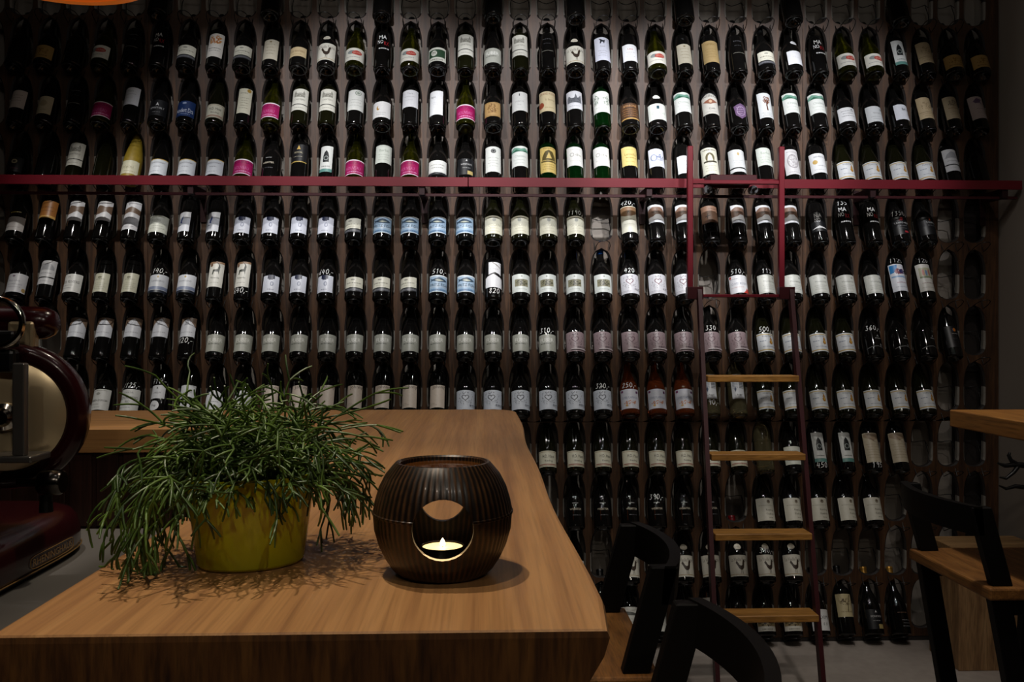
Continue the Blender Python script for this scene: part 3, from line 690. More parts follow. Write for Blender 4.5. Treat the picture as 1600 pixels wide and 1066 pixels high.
deft('rose', 'rose wine bottle with colourful label', 'burg', 'r', 2.2, 11, 9.4, '#d5d7e2', [('r', -.85, .84, -.6, .95, '#7a3a6a'), ('r', .6, .78, .85, .9, '#5a2a5a'), ('t', 'CUVEE FLAMINGO', 0, .56, 1.0, 7.4, '#7d8aa8'), ('s', 0, .32, 3, .8, 30, .4, '#c88a6a'), ('e', -.3, .16, .6, .4, '#d0a868')])
deft('barcode', 'clear bottle with striped blue-white label', 'bord', 'c', 6.8, 18, 5.6, '#d9dce2', [('r', .2, .42 + i * .06, .9, .45 + i * .06, '#22252c') for i in range(9)] + [('r', -.8, .42 + i * .06, -.0, .44 + i * .06, '#8d96a8') for i in range(9)] + [('p', [(-.55, .38), (-.4, .5), (-.25, .38), (-.4, .26)], '#3a4868'), ('t', 'L Auger', 0, .14, .9, 4, '#555')])
deft('amber', 'amber-clear bottle without label', 'bord', 'c')
deft('tanstriped', 'bottle with tall cream striped-text label', 'bord', 'k', 3.4, 16.6, 8.6, '#c9bda4', [('p', [(-.9, .86), (0, .72), (.9, .86), (.9, .97), (-.9, .97)], '#a8947c')] + words(.6, 6, .09, .8, '#a3967c', .2))
deft('crestscript', 'bottle with small crest over scripted label', 'burg', 'k', 2.2, 12.0, 8.8, '#cfccbd', [('e', .3, .84, .8, .8, '#8d8474'), ('e', .3, .86, .4, .4, '#5a4c40'), ('w', 0, .66, .7, .2, '#9a9686'), ('t', 'Riesling', .35, .46, 1.0, 3.6, '#5a584e'), ('t', 'Kiedrich', .35, .3, .9, 3.2, '#6a685c'), ('w', .4, .12, .2, .25, '#7d7a6c')])
deft('reddark', 'dark bottle with red and gold emblem', 'burg', 'k', 3, 12, 8, '#3a1414', [('p', [(-.7, .2), (-.7, .7), (0, .98), (.7, .7), (.7, .2), (0, 0)], '#6a1c1c'), ('o', 0, .5, 2.6, 3.6, .35, '#a58440')])
deft('brownarch', 'bottle with brown arch on white label', 'bord', 'k', 3.4, 16, 7, '#d8d5cc', [('p', [(-.5, .45), (-.5, .7), (0, .85), (.5, .7), (.5, .45), (.25, .45), (.2, .65), (-.2, .65), (-.25, .45)], '#7a4030'), ('w', 0, .25, .6, .3, '#a09a90')])
deft('picturelow', 'dark bottle with low figured picture label', 'burg', 'k', 1.8, 7.6, 9, '#d0cdc2', [('r', -.95, .35, .95, .95, '#8a7a5a'), ('s', 0, .62, 3.6, 1.3, 60, .5, '#2c2418'), ('w', 0, .1, .5, .5, '#8d8a7c')])
deft('maxi', 'bottle with heavy black capitals label', 'burg', 'k', 1.8, 10.6, 9, '#dcdcdc', [('t', 'MAXIME', .15, .62, 1.5, 6.4, '#111'), ('t', 'F F', .35, .3, 1.2, 2, '#222')])
deft('tanscript', 'bottle with high tan scripted label', 'bord', 'k', 7.4, 17, 8.6, '#c9bb92', [('s', 0, .65, 2.4, 1.6, 40, .4, '#6a5a3a'), ('l', [(.1, .2), (.3, .8), (.5, .95)], .3, '#4a3c28'), ('w', 0, .2, .6, .3, '#8d7d58')])
deft('greytext', 'black bottle with stacked grey text lines', 'burg', 'k', 2.2, 10, 8.6, None, words(.85, 1, .1, .5, '#7a5a4a', .3) + words(.45, 3, .16, .5, '#8d8d90', .25, .3))
deft('creamlow', 'bottle with cream pictured label behind chair', 'burg', 'k', 2.2, 12.4, 9.2, '#d8d8d0', [('p', [(-.9, .7), (-.4, .82), (.2, .78), (.9, .7), (.9, .66), (-.9, .66)], '#5a5c58')] + words(.5, 3, .12, .6, '#9a9a92'))

# ------------------------------------------------------------------ wine wall: grid
PITCH_U, U0 = 0.0311, -0.454
DFR = 3.784


def colx(c):
    return (U0 + PITCH_U * (c - 2)) * DFR


PITCH = PITCH_U * DFR
YLAB = {0: 13, 1: 97, 2: 186, 3: 274, 4: 366, 5: 458, 6: 549, 7: 640, 8: 730, 9: 818, 10: 905.5, 11: 992}
ROWZ = {r: CAMZ - (y - 522) / 1400 * DFR + .087 for r, y in YLAB.items()}
ROWZ[-1] = ROWZ[0] + .243
TILT = math.radians(25)

ROWS = {
    0: 'black:5,9,13,17,20,24,28,32',
    1: 'black:0,2|tanwide:1,34,35|redoval:3,12,14,23,30,31|faint:4,19,26|mano:5,13,29|band:6,8,27|orange:7|creamtall:9,24|tansmall:10|rooster:11,20|crest:15|chateau:16,18|fuber:17|horse:21|white:22|tanlab:25|whiteneck:28|arch:32|tanchateau:33',
    2: 'dimpink:0|dimcream:1|faint:2|pink:3,9,16|whitehigh:4,14|blackcrest:5|blue:6|haus:7|goldstick:8|chateau:10,11|emblem:12|goldmark:13|script:15|oldtan:17|lentis:18|redseal:19|engrave:20|greenart:21|bronze:22|bluesq:23|landscape:24,28,29|ingle:25|purple:26|tree:27|plainlow:30|words:31|bold:32|tanchateau:33|tanpic:34|figure:35',
    3: 'ovalblack:0|black:1,35|chateau:2|clearblack:3|yellow:4|goldtop:5,6,7|pink:8,12,14|webster:9|goldtext:10|arch:11|greenwhite:13|lowband:15|goldsquare:16|roundseal:17|landscape:18|yellowbell:19|faintemb:20,21|yellowtext:22|bluedraw:23|white:24|whitebell:25|whiteline:26|greenwhite:27|ornate:28|goldcoin:29|medal:30,31,32,33|lined:34',
    4: 'goldshoulder:0|copper:1|mountain:2,3|mountaintall:4|textcream:5|bluefig:6,7|navytab:8,9,10,11|band:12|fish:13,14,15,16|creamcrest:17,18,19,20^1190,-|browncream:22^420,-|brownoval:23,24,26,27,28|brownbird:25|manow:29|mano:30^135,31|redflower:32^1350,-|redflame:33',
    5: 'corner:0|lined:1|rivers:2|narrowcream:3,4|blueband:5^140,-,6|deer:7,8_640,-|navytab:9,10,11^640,-|band:12,13,14|fish:15^510,-,16|torn:17_820|vineyard:18,19,20,21|heart:22^420,23,24|redsplash:26^510,-|monogram:27^113,28,29,30,31|blueart:32^1120|colorart:33^120',
    6: 'halfmount:2,3,4,5,6_420,-|fuber:7,8,9,10,11,12,13,14,15,16,17,18,19^310,-|heartpink:20,21,22,23,24,25^330,26|medal:27^500,-,28,29,30|arcline:31^360,-,32,33|orangeemb:34',
    7: 'textwhite:2,3|moreno:4^1125,-|disc:5^710,-,6|roundwhite:7,8|jscript:9,10,11,12,13,14,15|heartblue:16,17,18,19,20,21^320,-|rose:22^250,-,23,24|barcode:25_290,-,26|medal:27,28,29,30,31,32,33',
    8: 'haus:19,20,21,22,23,24,25,26|amber:27|textcream:28|arch:29_450,30|tanstriped:31_195,32',
    9: 'webster:20,21,22,23^390,-,24,25|crestscript:27,28,29,30,31',
    10: 'lowband:20|rooster:22,23,24,25,26,27^390,-,28',
    11: 'black:21|creamlow:22,23|reddark:24|brownarch:25|picturelow:26,27,28|maxi:29|tanscript:30|goldsquare:31|greytext:32',
}
FOILS = {(5, 21): 'blue', (10, 26): 'red', (11, 31): 'gold', (6, 25): 'black', (11, 29): 'black', (11, 30): 'black', (11, 21): 'black', (11, 32): 'gold'}
ROT = {(1, 28): .3, (2, 15): -.25, (2, 32): .35, (2, 8): .2, (1, 3): -.2, (4, 26): .35, (5, 12): 0, (5, 14): -.3, (5, 8): -.15, (6, 2): .25, (4, 12): -.3, (4, 6): -.4, (4, 7): -.3}
GAPS = []


def parse(s):
    out = {}
    for seg in s.split('|'):
        t, cs = seg.split(':')
        toks = []
        for tok in cs.split(','):
            if tok in ('-', '') or (toks and ('^' in toks[-1] or '_' in toks[-1]) and tok == '-'):
                toks[-1] += ',-'
            else:
                toks.append(tok)
        for tok in toks:
            price, pos = None, None
            for ch in '^_':
                if ch in tok:
                    tok, price = tok.split(ch)
                    pos = ch
            out[int(tok)] = (t, price, pos)
    return out


GRID = {r: parse(s) for r, s in ROWS.items()}

# ------------------------------------------------------------------ wine rack
M_BOARD = wood('dark_stained_oak_board', '#2d1c10', '#402917', '#573a22', stretch=(16, 16, 1.3), rough=0.55, scale=2.2, bump=0.12, ring=5)
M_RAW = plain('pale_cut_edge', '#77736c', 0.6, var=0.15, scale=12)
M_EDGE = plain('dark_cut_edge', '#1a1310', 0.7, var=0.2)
M_WIRE = plain('black_wire', '#0d0c0c', 0.4, spec=0.4, var=0.2)
M_BACK = plain('grey_plaster_back', '#8a8279', 0.85, var=0.12, scale=5)
M_BATTEN = plain('brown_batten', '#4a3a2e', 0.7, var=0.3, scale=8)

HB, HT = -.108, .113


def hole_outline(n=11):
    """right half from apex down to bottom, list of (x, z)"""
    o = []
    for i in range(n):
        t = i / (n - 1)
        z = HT + (-.03 - HT) * t
        o.append((.0495 * max(0, 1 - max(0, (z + .03) / (HT + .03)) ** 3.3) ** 0.5, z))
    o += [(.0495, -.05), (.0487, -.07), (.0465, -.082), (.042, -.092), (.034, -.100), (.022, -.1055), (.010, HB)]
    return o


HALF = hole_outline()
OUT = [(0, HT)] + HALF[1:] + [(0, HB)] + [(-x, z) for x, z in HALF[1:][::-1]]


def panel(name, c0, c1, rows, zlo, zhi, xlo=None, xhi=None):
    bm = bmesh.new()
    th = .024
    mids = {}
    for i, r in enumerate(rows):
        top = zhi if i == 0 else (ROWZ[rows[i - 1]] + ROWZ[r]) / 2
        bot = zlo if i == len(rows) - 1 else (ROWZ[r] + ROWZ[rows[i + 1]]) / 2
        mids[r] = (top, bot)
    for r in rows:
        top, bot = mids[r]
        for c in range(c0, c1 + 1):
            x0, x1 = colx(c) - PITCH / 2, colx(c) + PITCH / 2
            if c == c0: x0 = xlo if xlo is not None else x0 + .001
            if c == c1: x1 = xhi if xhi is not None else x1 - .001
            cx, cz = colx(c), ROWZ[r]
            fr = [(cx + x, cz + z) for x, z in OUT]
            n = len(fr)
            # matching points on the rectangle
            rc = []
            for (x, z) in OUT:
                if abs(x) < 1e-6:
                    rc.append((cx, top if z > 0 else bot))
                else:
                    q = (z - HB) / (HT - HB)
                    rc.append((x1 if x > 0 else x0, bot + (top - bot) * q))
            # use exact corners for the first/last steps
            fv = [bm.verts.new((x, YW, z)) for x, z in fr]
            rv = [bm.verts.new((x, YW, z)) for x, z in rc]
            ct = {(1, 1): bm.verts.new((x1, YW, top)), (1, 0): bm.verts.new((x1, YW, bot)), (0, 1): bm.verts.new((x0, YW, top)), (0, 0): bm.verts.new((x0, YW, bot))}
            for i in range(n):
                j = (i + 1) % n
                a, b = OUT[i], OUT[j]
                if abs(a[0]) < 1e-6 or abs(b[0]) < 1e-6:
                    side = 1 if (a[0] + b[0]) > 0 else 0
                    up = 1 if a[1] + b[1] > 0 else 0
                    vs = [fv[i], fv[j], rv[j], ct[(side, up)], rv[i]]
                else:
                    vs = [fv[i], fv[j], rv[j], rv[i]]
                f = bm.faces.new(vs)
                f.material_index = 0
            ins = [(cx + (x - math.copysign(min(.0062, abs(x) * .4), x) if x else 0), cz + (z + .003 if z < 0 else z - .002)) for x, z in OUT]
            md_ = [bm.verts.new((x, YW + .007, z)) for x, z in ins]
            bk = [bm.verts.new((x, YW + th, z)) for x, z in ins]
            for i in range(n):
                j = (i + 1) % n
                zz = (OUT[i][1] + OUT[j][1]) / 2
                f = bm.faces.new((fv[i], md_[i], md_[j], fv[j]))
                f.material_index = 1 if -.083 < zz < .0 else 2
                f = bm.faces.new((md_[i], bk[i], bk[j], md_[j]))
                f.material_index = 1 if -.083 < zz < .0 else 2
    bmesh.ops.remove_doubles(bm, verts=bm.verts, dist=1e-5)
    for f in bm.faces:
        if f.material_index == 0 and f.normal.y > 0:
            f.normal_flip()
    me = bpy.data.meshes.new(name)
    bm.to_mesh(me)
    bm.free()
    return link(name, me, [M_BOARD, M_RAW, M_EDGE], rack)


rack = empty('wine_rack', (0, YW, 0))
tag(rack, 'tall dark wooden wall rack with rows of oval bottle holes', 'wine rack')
rack.location = (0, 0, 0)
ZSEAM = CAMZ - (660 - 522) / 1400 * YW
XL, XR = -2.62, 2.272
for (c0, c1, xl, xr) in ((-3, 4, XL, None), (5, 16, None, None), (17, 28, None, None), (29, 35, None, XR)):
    panel('panel', c0, c1, [-1, 0, 1, 2, 3, 4, 5, 6, 7], ZSEAM + .001, ROWZ[-1] + .16, xl, xr)
    panel('panel', c0, c1, [8, 9, 10, 11], .02, ZSEAM - .001, xl, xr)
bm = bmesh.new()
add_box(bm, (XL, YW + .002, 0), (XR, YW + .03, .02))
ob('plinth', bm, M_EDGE, rack)

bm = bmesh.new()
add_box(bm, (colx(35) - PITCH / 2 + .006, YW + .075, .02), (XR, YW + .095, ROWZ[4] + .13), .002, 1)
ob('shade_backing', bm, M_EDGE, rack)  # dark sheet added behind the last column, standing in for shade in its holes

# wire cradles
bm = bmesh.new()
add_tube(bm, [(-.040, .026, -.02), (-.038, .05, .0), (-.02, .066, -.004), (0, .07, -.008), (.02, .066, -.004), (.038, .05, .0), (.040, .026, -.02)], .0016, 6)
for s in (-1, 1):
    add_tube(bm, [(s * .038, .05, 0), (s * .043, .03, -.05), (s * .036, .012, -.09), (s * .031, -.004, -.125), (s * .03, -.02, -.1475)], .0016, 6)
add_tube(bm, [(-.03, -.02, -.1475), (-.030, -.055, -.1325), (-.024, -.082, -.1205), (-.01, -.096, -.1145), (.01, -.096, -.1145), (.024, -.082, -.1205), (.030, -.055, -.1325), (.03, -.02, -.1475)], .0016, 6)
CR_ME = mesh_of(bm, 'wire_cradle')
sharp_smooth(CR_ME, 60)
CR_ME.materials.append(M_WIRE)
EMPTY = [(4, 21), (4, 34), (4, 35), (5, 25), (5, 34), (5, 35), (6, 35), (7, 34), (7, 35), (8, 33), (8, 34), (8, 35), (9, 26), (9, 32), (9, 33), (9, 34), (9, 35), (10, 21), (10, 29), (10, 30), (10, 31), (10, 32)]
cells = [(0, c) for c in range(0, 35) if c not in GRID[0]] + EMPTY
full = [(r, c) for r in (1, 2, 3, 4) for c in range(36) if c in GRID[r]]
full.sort(key=lambda t: (t[0], abs(t[1] - 18)))
first = cells + full[:100 - len(cells)]
for (r, c) in first:
    o = link('wire_cradle', CR_ME, None, rack)
    o.location = (colx(c), YW, ROWZ[r])
bm = bmesh.new()
done = set(first)
for r in GRID:
    for c in GRID[r]:
        if (r, c) in done or c > 33 or (r == 7 and 6 < c < 16) or (r >= 8 and c < 19): continue
        n0 = len(bm.verts)
        bm.from_mesh(CR_ME)
        bm.verts.ensure_lookup_table()
        for v in bm.verts[n0:]:
            v.co += Vector((colx(c), YW, ROWZ[r]))
o = ob('other_wire_cradles', bm, M_WIRE, rack, 60)
o['kind'] = 'stuff'

# ------------------------------------------------------------------ bottles
ORD = ['zeroth', 'first', 'second', 'third', 'fourth', 'fifth', 'sixth', 'seventh', 'eighth', 'ninth', 'tenth', 'eleventh', 'twelfth', 'thirteenth', 'fourteenth']
NUM = ['zero', 'one', 'two', 'three', 'four', 'five', 'six', 'seven', 'eight']


def rowname(r):
    return f'row {NUM[4 - r]} above rail' if r < 4 else f'row {NUM[r - 3]} below rail'


ART_ME = {}
for r in sorted(GRID):
    count = {}
    for c in sorted(GRID[r]):
        count.setdefault(GRID[r][c][0], []).append(c)
    for c in sorted(GRID[r]):
        t, price, pos = GRID[r][c]
        d = T[t]
        kind = d['shape']
        b = link('wine_bottle', bottle_mesh(kind, d['glass']))
        rr = random.Random(r * 100 + c)
        base = Vector((colx(c), YW - .133 * math.sin(TILT), ROWZ[r] - .133 * math.cos(TILT)))
        if kind == 'burg': pass
        else:   # thinner bottles sink a little towards the wire
            base += Vector((0, .004, -.001))
        base.x += rr.uniform(-.0006, .0006)
        spin = ROT.get((r, c), rr.uniform(-.16, .16))
        lean = rr.uniform(-.004, .004)
        if (r, c) == (4, 4): lean = .012
        if r == 11: base.z += .002
        b.matrix_world = Matrix.Translation(base) @ Matrix.Rotation(lean, 4, 'Y') @ Matrix.Rotation(-TILT, 4, 'X') @ Matrix.Rotation(spin, 4, 'Z')
        L = count[t]
        if len(L) == 1:
            lab = f"{d['look']}, the only one in {rowname(r)}"
        else:
            lab = f"{d['look']}, {ORD[L.index(c) + 1]} such from left in {rowname(r)}"
        if len(lab.split()) > 16: print('LONG', len(lab.split()), lab)
        tag(b, lab, 'bottle', f'wine bottles in {rowname(r)}')
        if d['art']:
            if t not in ART_ME:
                v0, v1, w, bg, els = d['art']
                ART_ME[t] = art_mesh('paper_label', kind, v0, v1, w, bg, els, seed=len(ART_ME) + 3)
            link('paper_label', ART_ME[t], None, b)
        if d['neck']:
            kk = t + '/neck'
            if kk not in ART_ME:
                e0 = 13.4 if kind == 'burg' else 19
                ART_ME[kk] = art_mesh('neck_label', kind, e0, e0 + 3, 5.2, None, [('e', 0, .5, 1.9, 1.3, d['neck']), ('w', 0, .45, .35, .2, '#9a9484')], seed=5)
            link('neck_label', ART_ME[kk], None, b)
        if price:
            v0 = d['art'][0] if d['art'] else 4
            v1 = d['art'][1] if d['art'] else 11
            if pos == '^': y = min(v1 + .5, 17.5)
            else: y = max(.8, v0 - 3.1)
            me = art_mesh('price_writing', kind, y, y + 2.5, 9, None, [('$', price, 0, .1, 2.4, '#f0f0f0')], seed=r * 50 + c, eps=.0012)
            link('price_writing', me, None, b)
        fc = FOILS.get((r, c)) or ('black' if r <= 1 else None)
        if fc:
            link('foil_capsule', foil_mesh(kind, fc), None, b)

# ------------------------------------------------------------------ room
M_FLOOR, nt, b_ = new_mat('grey_screed')
tc = nt.nodes.new('ShaderNodeTexCoord')
n_ = nt.nodes.new('ShaderNodeTexNoise')
n_.inputs['Scale'].default_value = 2.2
n_.inputs['Detail'].default_value = 9
n2_ = nt.nodes.new('ShaderNodeTexNoise')
n2_.inputs['Scale'].default_value = 26
n2_.inputs['Detail'].default_value = 8
rp = nt.nodes.new('ShaderNodeValToRGB')
rp.color_ramp.elements[0].position = .3
rp.color_ramp.elements[0].color = lin('#8a8078')
rp.color_ramp.elements[1].position = .7
rp.color_ramp.elements[1].color = lin('#aaa198')
mx = nt.nodes.new('ShaderNodeMix')
mx.data_type = 'RGBA'
mx.blend_type = 'MULTIPLY'
mx.inputs[0].default_value = .35
nt.links.new(tc.outputs['Object'], n_.inputs['Vector'])
nt.links.new(tc.outputs['Object'], n2_.inputs['Vector'])
nt.links.new(n_.outputs['Fac'], rp.inputs['Fac'])
nt.links.new(rp.outputs['Color'], mx.inputs[6])
nt.links.new(n2_.outputs['Fac'], mx.inputs[7])
nt.links.new(mx.outputs[2], b_.inputs['Base Color'])
b_.inputs['Roughness'].default_value = .55

M_PLASTER = plain('grey_wall_plaster', '#8d847a', .85, var=.14, scale=2.5, bump=.15)
M_DARKW = plain('dark_wall', '#2a2420', .9, var=.1, scale=3)
M_CEIL = plain('dark_ceiling', '#191614', .9, var=.1, scale=3)
RX, LX, BY, FY, CZ = 2.28, -3.4, YW + .115, -2.2, 3.5


def struct(name, lo, hi, mat):
    bm = bmesh.new()
    add_box(bm, lo, hi)
    o = ob(name, bm, mat)
    o['kind'] = 'structure'
    return o


struct('floor', (LX, FY, -.06), (RX, BY, 0), M_FLOOR)
struct('ceiling', (LX, FY, CZ), (RX, BY, CZ + .06), M_CEIL)
struct('wall_back', (LX, BY, -.06), (RX + .06, BY + .06, CZ), M_BACK)
struct('wall_right', (RX, FY, -.06), (RX + .06, BY, CZ), M_PLASTER)
struct('wall_left', (LX - .06, FY, -.06), (LX, BY, CZ), M_DARKW)
struct('wall_front', (LX, FY - .06, -.06), (RX, FY, CZ), M_DARKW)

# ------------------------------------------------------------------ ladder rail
M_RED = plain('dark_red_painted_steel', '#5e0f1b', .38, spec=.4, var=.12, scale=6)
M_REDD = plain('oxblood_painted_steel', '#35090f', .4, spec=.4, var=.12, scale=6)
M_GUN = plain('grey_steel', '#77777a', .3, metal=.8, var=.1)
M_RUBBER = plain('black_rubber', '#0c0c0c', .7, var=.2)
M_BRK = plain('blackened_red_steel', '#22070a', .5, spec=.3, var=.1)
rail = empty('ladder_rail', (0, 3.70, 1.99))
tag(rail, 'dark red steel ladder rail running across the whole bottle rack', 'rail')


def part(name, bm, mat, parent, smooth=None):
    o = ob(name, bm, mat, None, smooth)
    o.parent = parent
    o.matrix_parent_inverse = Matrix.Identity(4)
    # geometry was written in world space: move it into the parent's space
    M = Matrix.LocRotScale(parent.location, parent.rotation_euler, None)
    p = parent.parent
    while p is not None:
        M = Matrix.LocRotScale(p.location, p.rotation_euler, None) @ M
        p = p.parent
    o.data.transform(M.inverted())
    return o


RZ0, RZ1 = CAMZ + 230 / 1400 * 3.69, CAMZ + 244.5 / 1400 * 3.69
for x0, x1 in ((-2.6, -.058), (-.055, 2.268)):
    bm = bmesh.new()
    add_box(bm, (x0, 3.688, RZ0), (x1, 3.696, RZ1), .001, 1)
    part('flat_bar', bm, M_RED, rail)
bm = bmesh.new()
add_box(bm, (-2.6, 3.72, RZ0 - .036), (2.268, 3.728, RZ0 - .024), .001, 1)
part('lower_bar', bm, M_REDD, rail)
for x in [(colx(c) + colx(c + 1)) / 2 for c in (6, 14, 22, 30)] + [2.2]:
    bm = bmesh.new()
    add_box(bm, (x - .012, 3.696, RZ0 - .034), (x + .012, YW - .002, RZ0 + .006), .001, 1)
    add_box(bm, (x - .013, YW - .006, RZ0 - .13), (x + .013, YW - .002, RZ0 + .02), .001, 1)
    part('bracket', bm, M_BRK, rail)

# ------------------------------------------------------------------ ladder
sa, ca = math.sin(YAW), math.cos(YAW)


def P(px, py, d):
    lat = (px - 800) / 1400 * d
    return Vector((lat * ca + d * sa, d * ca - lat * sa, CAMZ - (py - 522) / 1400 * d))


lad = empty('library_ladder', (.85, 3.3, 0))
tag(lad, 'dark red steel ladder with wooden treads leaning on the bottle rack', 'ladder')
XA, XB = 0.835, 1.206          # side rails
YT = 3.575
ztop, zj = CAMZ + 294 / 1400 * 3.59, CAMZ + 62 / 1400 * 3.59
for s, x in ((-1, XA), (1, XB)):
    bm = bmesh.new()
    add_box(bm, (x - .011, YT - .012, zj - .01), (x + .011, YT + .012, ztop), .002, 1)
    part('upper_rail', bm, M_RED, lad)
    bm = bmesh.new()
    xo = x + .034
    p0, p1 = Vector((xo, YT - .012, zj + .02)), Vector((xo - .056, 3.06, .05))
    d_ = (p1 - p0)
    for q in ((-.011, -.014), (.011, -.014), (.011, .014), (-.011, .014)):
        pass
    va = [bm.verts.new(p0 + Vector((a, b, 0))) for a, b in ((-.008, -.016), (.008, -.016), (.008, .016), (-.008, .016))]
    vb = [bm.verts.new(p1 + Vector((a, b, 0))) for a, b in ((-.008, -.016), (.008, -.016), (.008, .016), (-.008, .016))]
    bm.faces.new(va)
    bm.faces.new(vb[::-1])
    for i in range(4): bm.faces.new((va[i], va[(i + 1) % 4], vb[(i + 1) % 4], vb[i]))
    part('lower_rail', bm, M_REDD, lad)
    bm = bmesh.new()
    add_box(bm, (x - .014, YT - .022, zj - .02), (x + .05, YT + .014, zj + .03), .002, 1)
    part('joint_bracket', bm, M_REDD, lad)
    w = bmesh.new()
    add_tube(w, [(xo - .056 - .01 * s, 3.05, .055), (xo - .056 + .035 * s, 3.05, .055)], .055, 24)
    wo = part('foot_wheel', w, M_REDD, lad, 40)
bm = bmesh.new()
add_box(bm, (XA + .01, YT - .008, CAMZ + 235 / 1400 * 3.59), (XB - .01, YT + .008, CAMZ + 241 / 1400 * 3.59), .002, 1)
part('cross_bar', bm, M_RED, lad)
bm = bmesh.new()
add_box(bm, (XA + .04, YT - .014, zj - .012), (XB + .02, YT, zj + .0), .002, 1)
part('cross_bar', bm, M_RED, lad)
bm = bmesh.new()
add_box(bm, (XA + .085, YT + .008, CAMZ + 240 / 1400 * 3.6), (XB - .095, 3.686, CAMZ + 250 / 1400 * 3.6), .002, 1)
part('hook_plate', bm, M_REDD, lad)
for x in (XA + .09, XB - .095):
    w = bmesh.new()
    add_tube(w, [(x, 3.63, RZ0 - .016), (x, 3.655, RZ0 - .016)], .018, 18)
    add_tube(w, [(x, 3.60, RZ0 - .016), (x, 3.68, RZ0 - .016)], .006, 10)
    part('guide_wheel', w, M_GUN, lad, 40)
M_TREAD = wood('oak_tread', '#7d5526', '#a57436', '#c08c48', stretch=(1.5, 16, 16), rough=.5, scale=2)
for py, d in ((591, 3.50), (712, 3.39), (836, 3.28), (965, 3.17)):
    z = CAMZ - (py - 522) / 1400 * d
    t = (zj - z) / (zj - .05)
    yc = YT - .012 + (3.06 - YT + .012) * t
    bm = bmesh.new()
    add_box(bm, (XA + .034 - .056 * t + .0085, yc - .045, z - .012), (XB + .034 - .056 * t - .0085, yc + .045, z + .012), .002, 1)
    part('tread', bm, M_TREAD, lad)

# ------------------------------------------------------------------ oak counter
TZ = CAMZ - .217
M_OAK = wood('oiled_oak_slab', '#8b613d', '#a5784b', '#b58858', stretch=(34, .7, 34), rough=.42, scale=1.6, bump=.1, ring=6, dist=.25, mul=.38)
M_OAKX = wood('oiled_oak_return', '#9a6c40', '#b58450', '#c4945c', stretch=(.7, 34, 34), rough=.42, scale=1.6, bump=.1, ring=6, dist=.25, mul=.35)
M_END = wood('oak_end_grain', '#3e2410', '#5e3a1a', '#7a5026', stretch=(34, 6, 4), rough=.6, scale=2, bump=.3, ring=4, dist=.3, rot=(0, .5, 0))
M_BASE = wood('dark_reddish_panelling', '#2e1a12', '#3c2218', '#4c2c20', stretch=(14, 14, 1), rough=.5)
cnt = empty('bar_counter', (-.13, 1.6, 0))
tag(cnt, 'thick live-edge oak bar counter with plant and lantern on top', 'bar counter')
TH = .052
rs = random.Random(4)
right = []
for i in range(25):
    y = .655 + (2.50 - .655) * i / 24
    right.append((.095 + .004 * math.sin(y * 3.1) + .0025 * math.sin(y * 9 + 1) - (.006 if i == 0 else 0), y))
outline = [(-.357, .655)] + right + [(.088, 2.535), (.07, 2.56), (.05, 2.575), (-1.75, 2.575), (-1.75, 2.062), (-.357, 2.062)]
bm = bmesh.new()
# rings going down: inset for edge rounding, then undercut live edge on the right side
def ring_at(z, chamfer, under):
    vs = []
    for (x, y) in outline:
        X, Y = x, y
        if x > -.05:
            X = x - chamfer - under * (1 + .25 * math.sin(y * 14))
        elif x == -.357:
            X = x + chamfer * 1.2
        if y < .66: Y = y + chamfer * .3
        vs.append(bm.verts.new((X, Y, z)))
    return vs
lv = [ring_at(TZ, .0055, 0), ring_at(TZ - .0015, .002, 0), ring_at(TZ - .006, 0, 0), ring_at(TZ - .02, 0, .004), ring_at(TZ - TH, 0, .022)]
n = len(outline)
ft = bm.faces.new(lv[0])
fb = bm.faces.new(lv[-1][::-1])
for a, b in zip(lv, lv[1:]):
    for i in range(n):
        j = (i + 1) % n
        f = bm.faces.new((a[i], a[j], b[j], b[i]))
        yy = (a[i].co.y + a[j].co.y) / 2
        if yy < .675 and abs(a[i].co.x - a[j].co.x) > .1 and a is not lv[0]: f.material_index = 1
bmesh.ops.triangulate(bm, faces=[ft, fb])
bmesh.ops.bisect_plane(bm, geom=bm.verts[:] + bm.edges[:] + bm.faces[:], plane_co=(-.37, 0, 0), plane_no=(1, 0, 0))
for f in bm.faces:
    if f.calc_center_median().x < -.37: f.material_index = 2
part('slab', bm, [M_OAK, M_END, M_OAKX], cnt)
bm = bmesh.new()
add_box(bm, (-.33, .80, 0), (-.30, 2.09, TZ - TH), .002, 1)
add_box(bm, (-1.75, 2.08, 0), (-.30, 2.11, TZ - TH), .002, 1)
for i in range(24):
    x = -1.72 + i * .06
    add_box(bm, (x, 2.074, .905), (x + .05, 2.081, TZ - TH - .001), .002, 1)
part('base_panel', bm, M_BASE, cnt)

# lower work counter for the slicer
M_STEEL = plain('grey_worktop', '#6a6661', .42, var=.15, scale=4)
wc = empty('work_counter', (-1.0, 1.5, 0))
tag(wc, 'low grey worktop under the meat slicer, left of the oak counter', 'counter')
CTZ = CAMZ - .443
bm = bmesh.new()
add_box(bm, (-1.75, .80, CTZ - .03), (-.335, 2.07, CTZ), .002, 1)
part('worktop', bm, M_STEEL, wc)
bm = bmesh.new()
add_box(bm, (-1.72, .84, 0), (-.36, 2.06, CTZ - .03), .002, 1)
part('cabinet', bm, M_BASE, wc)

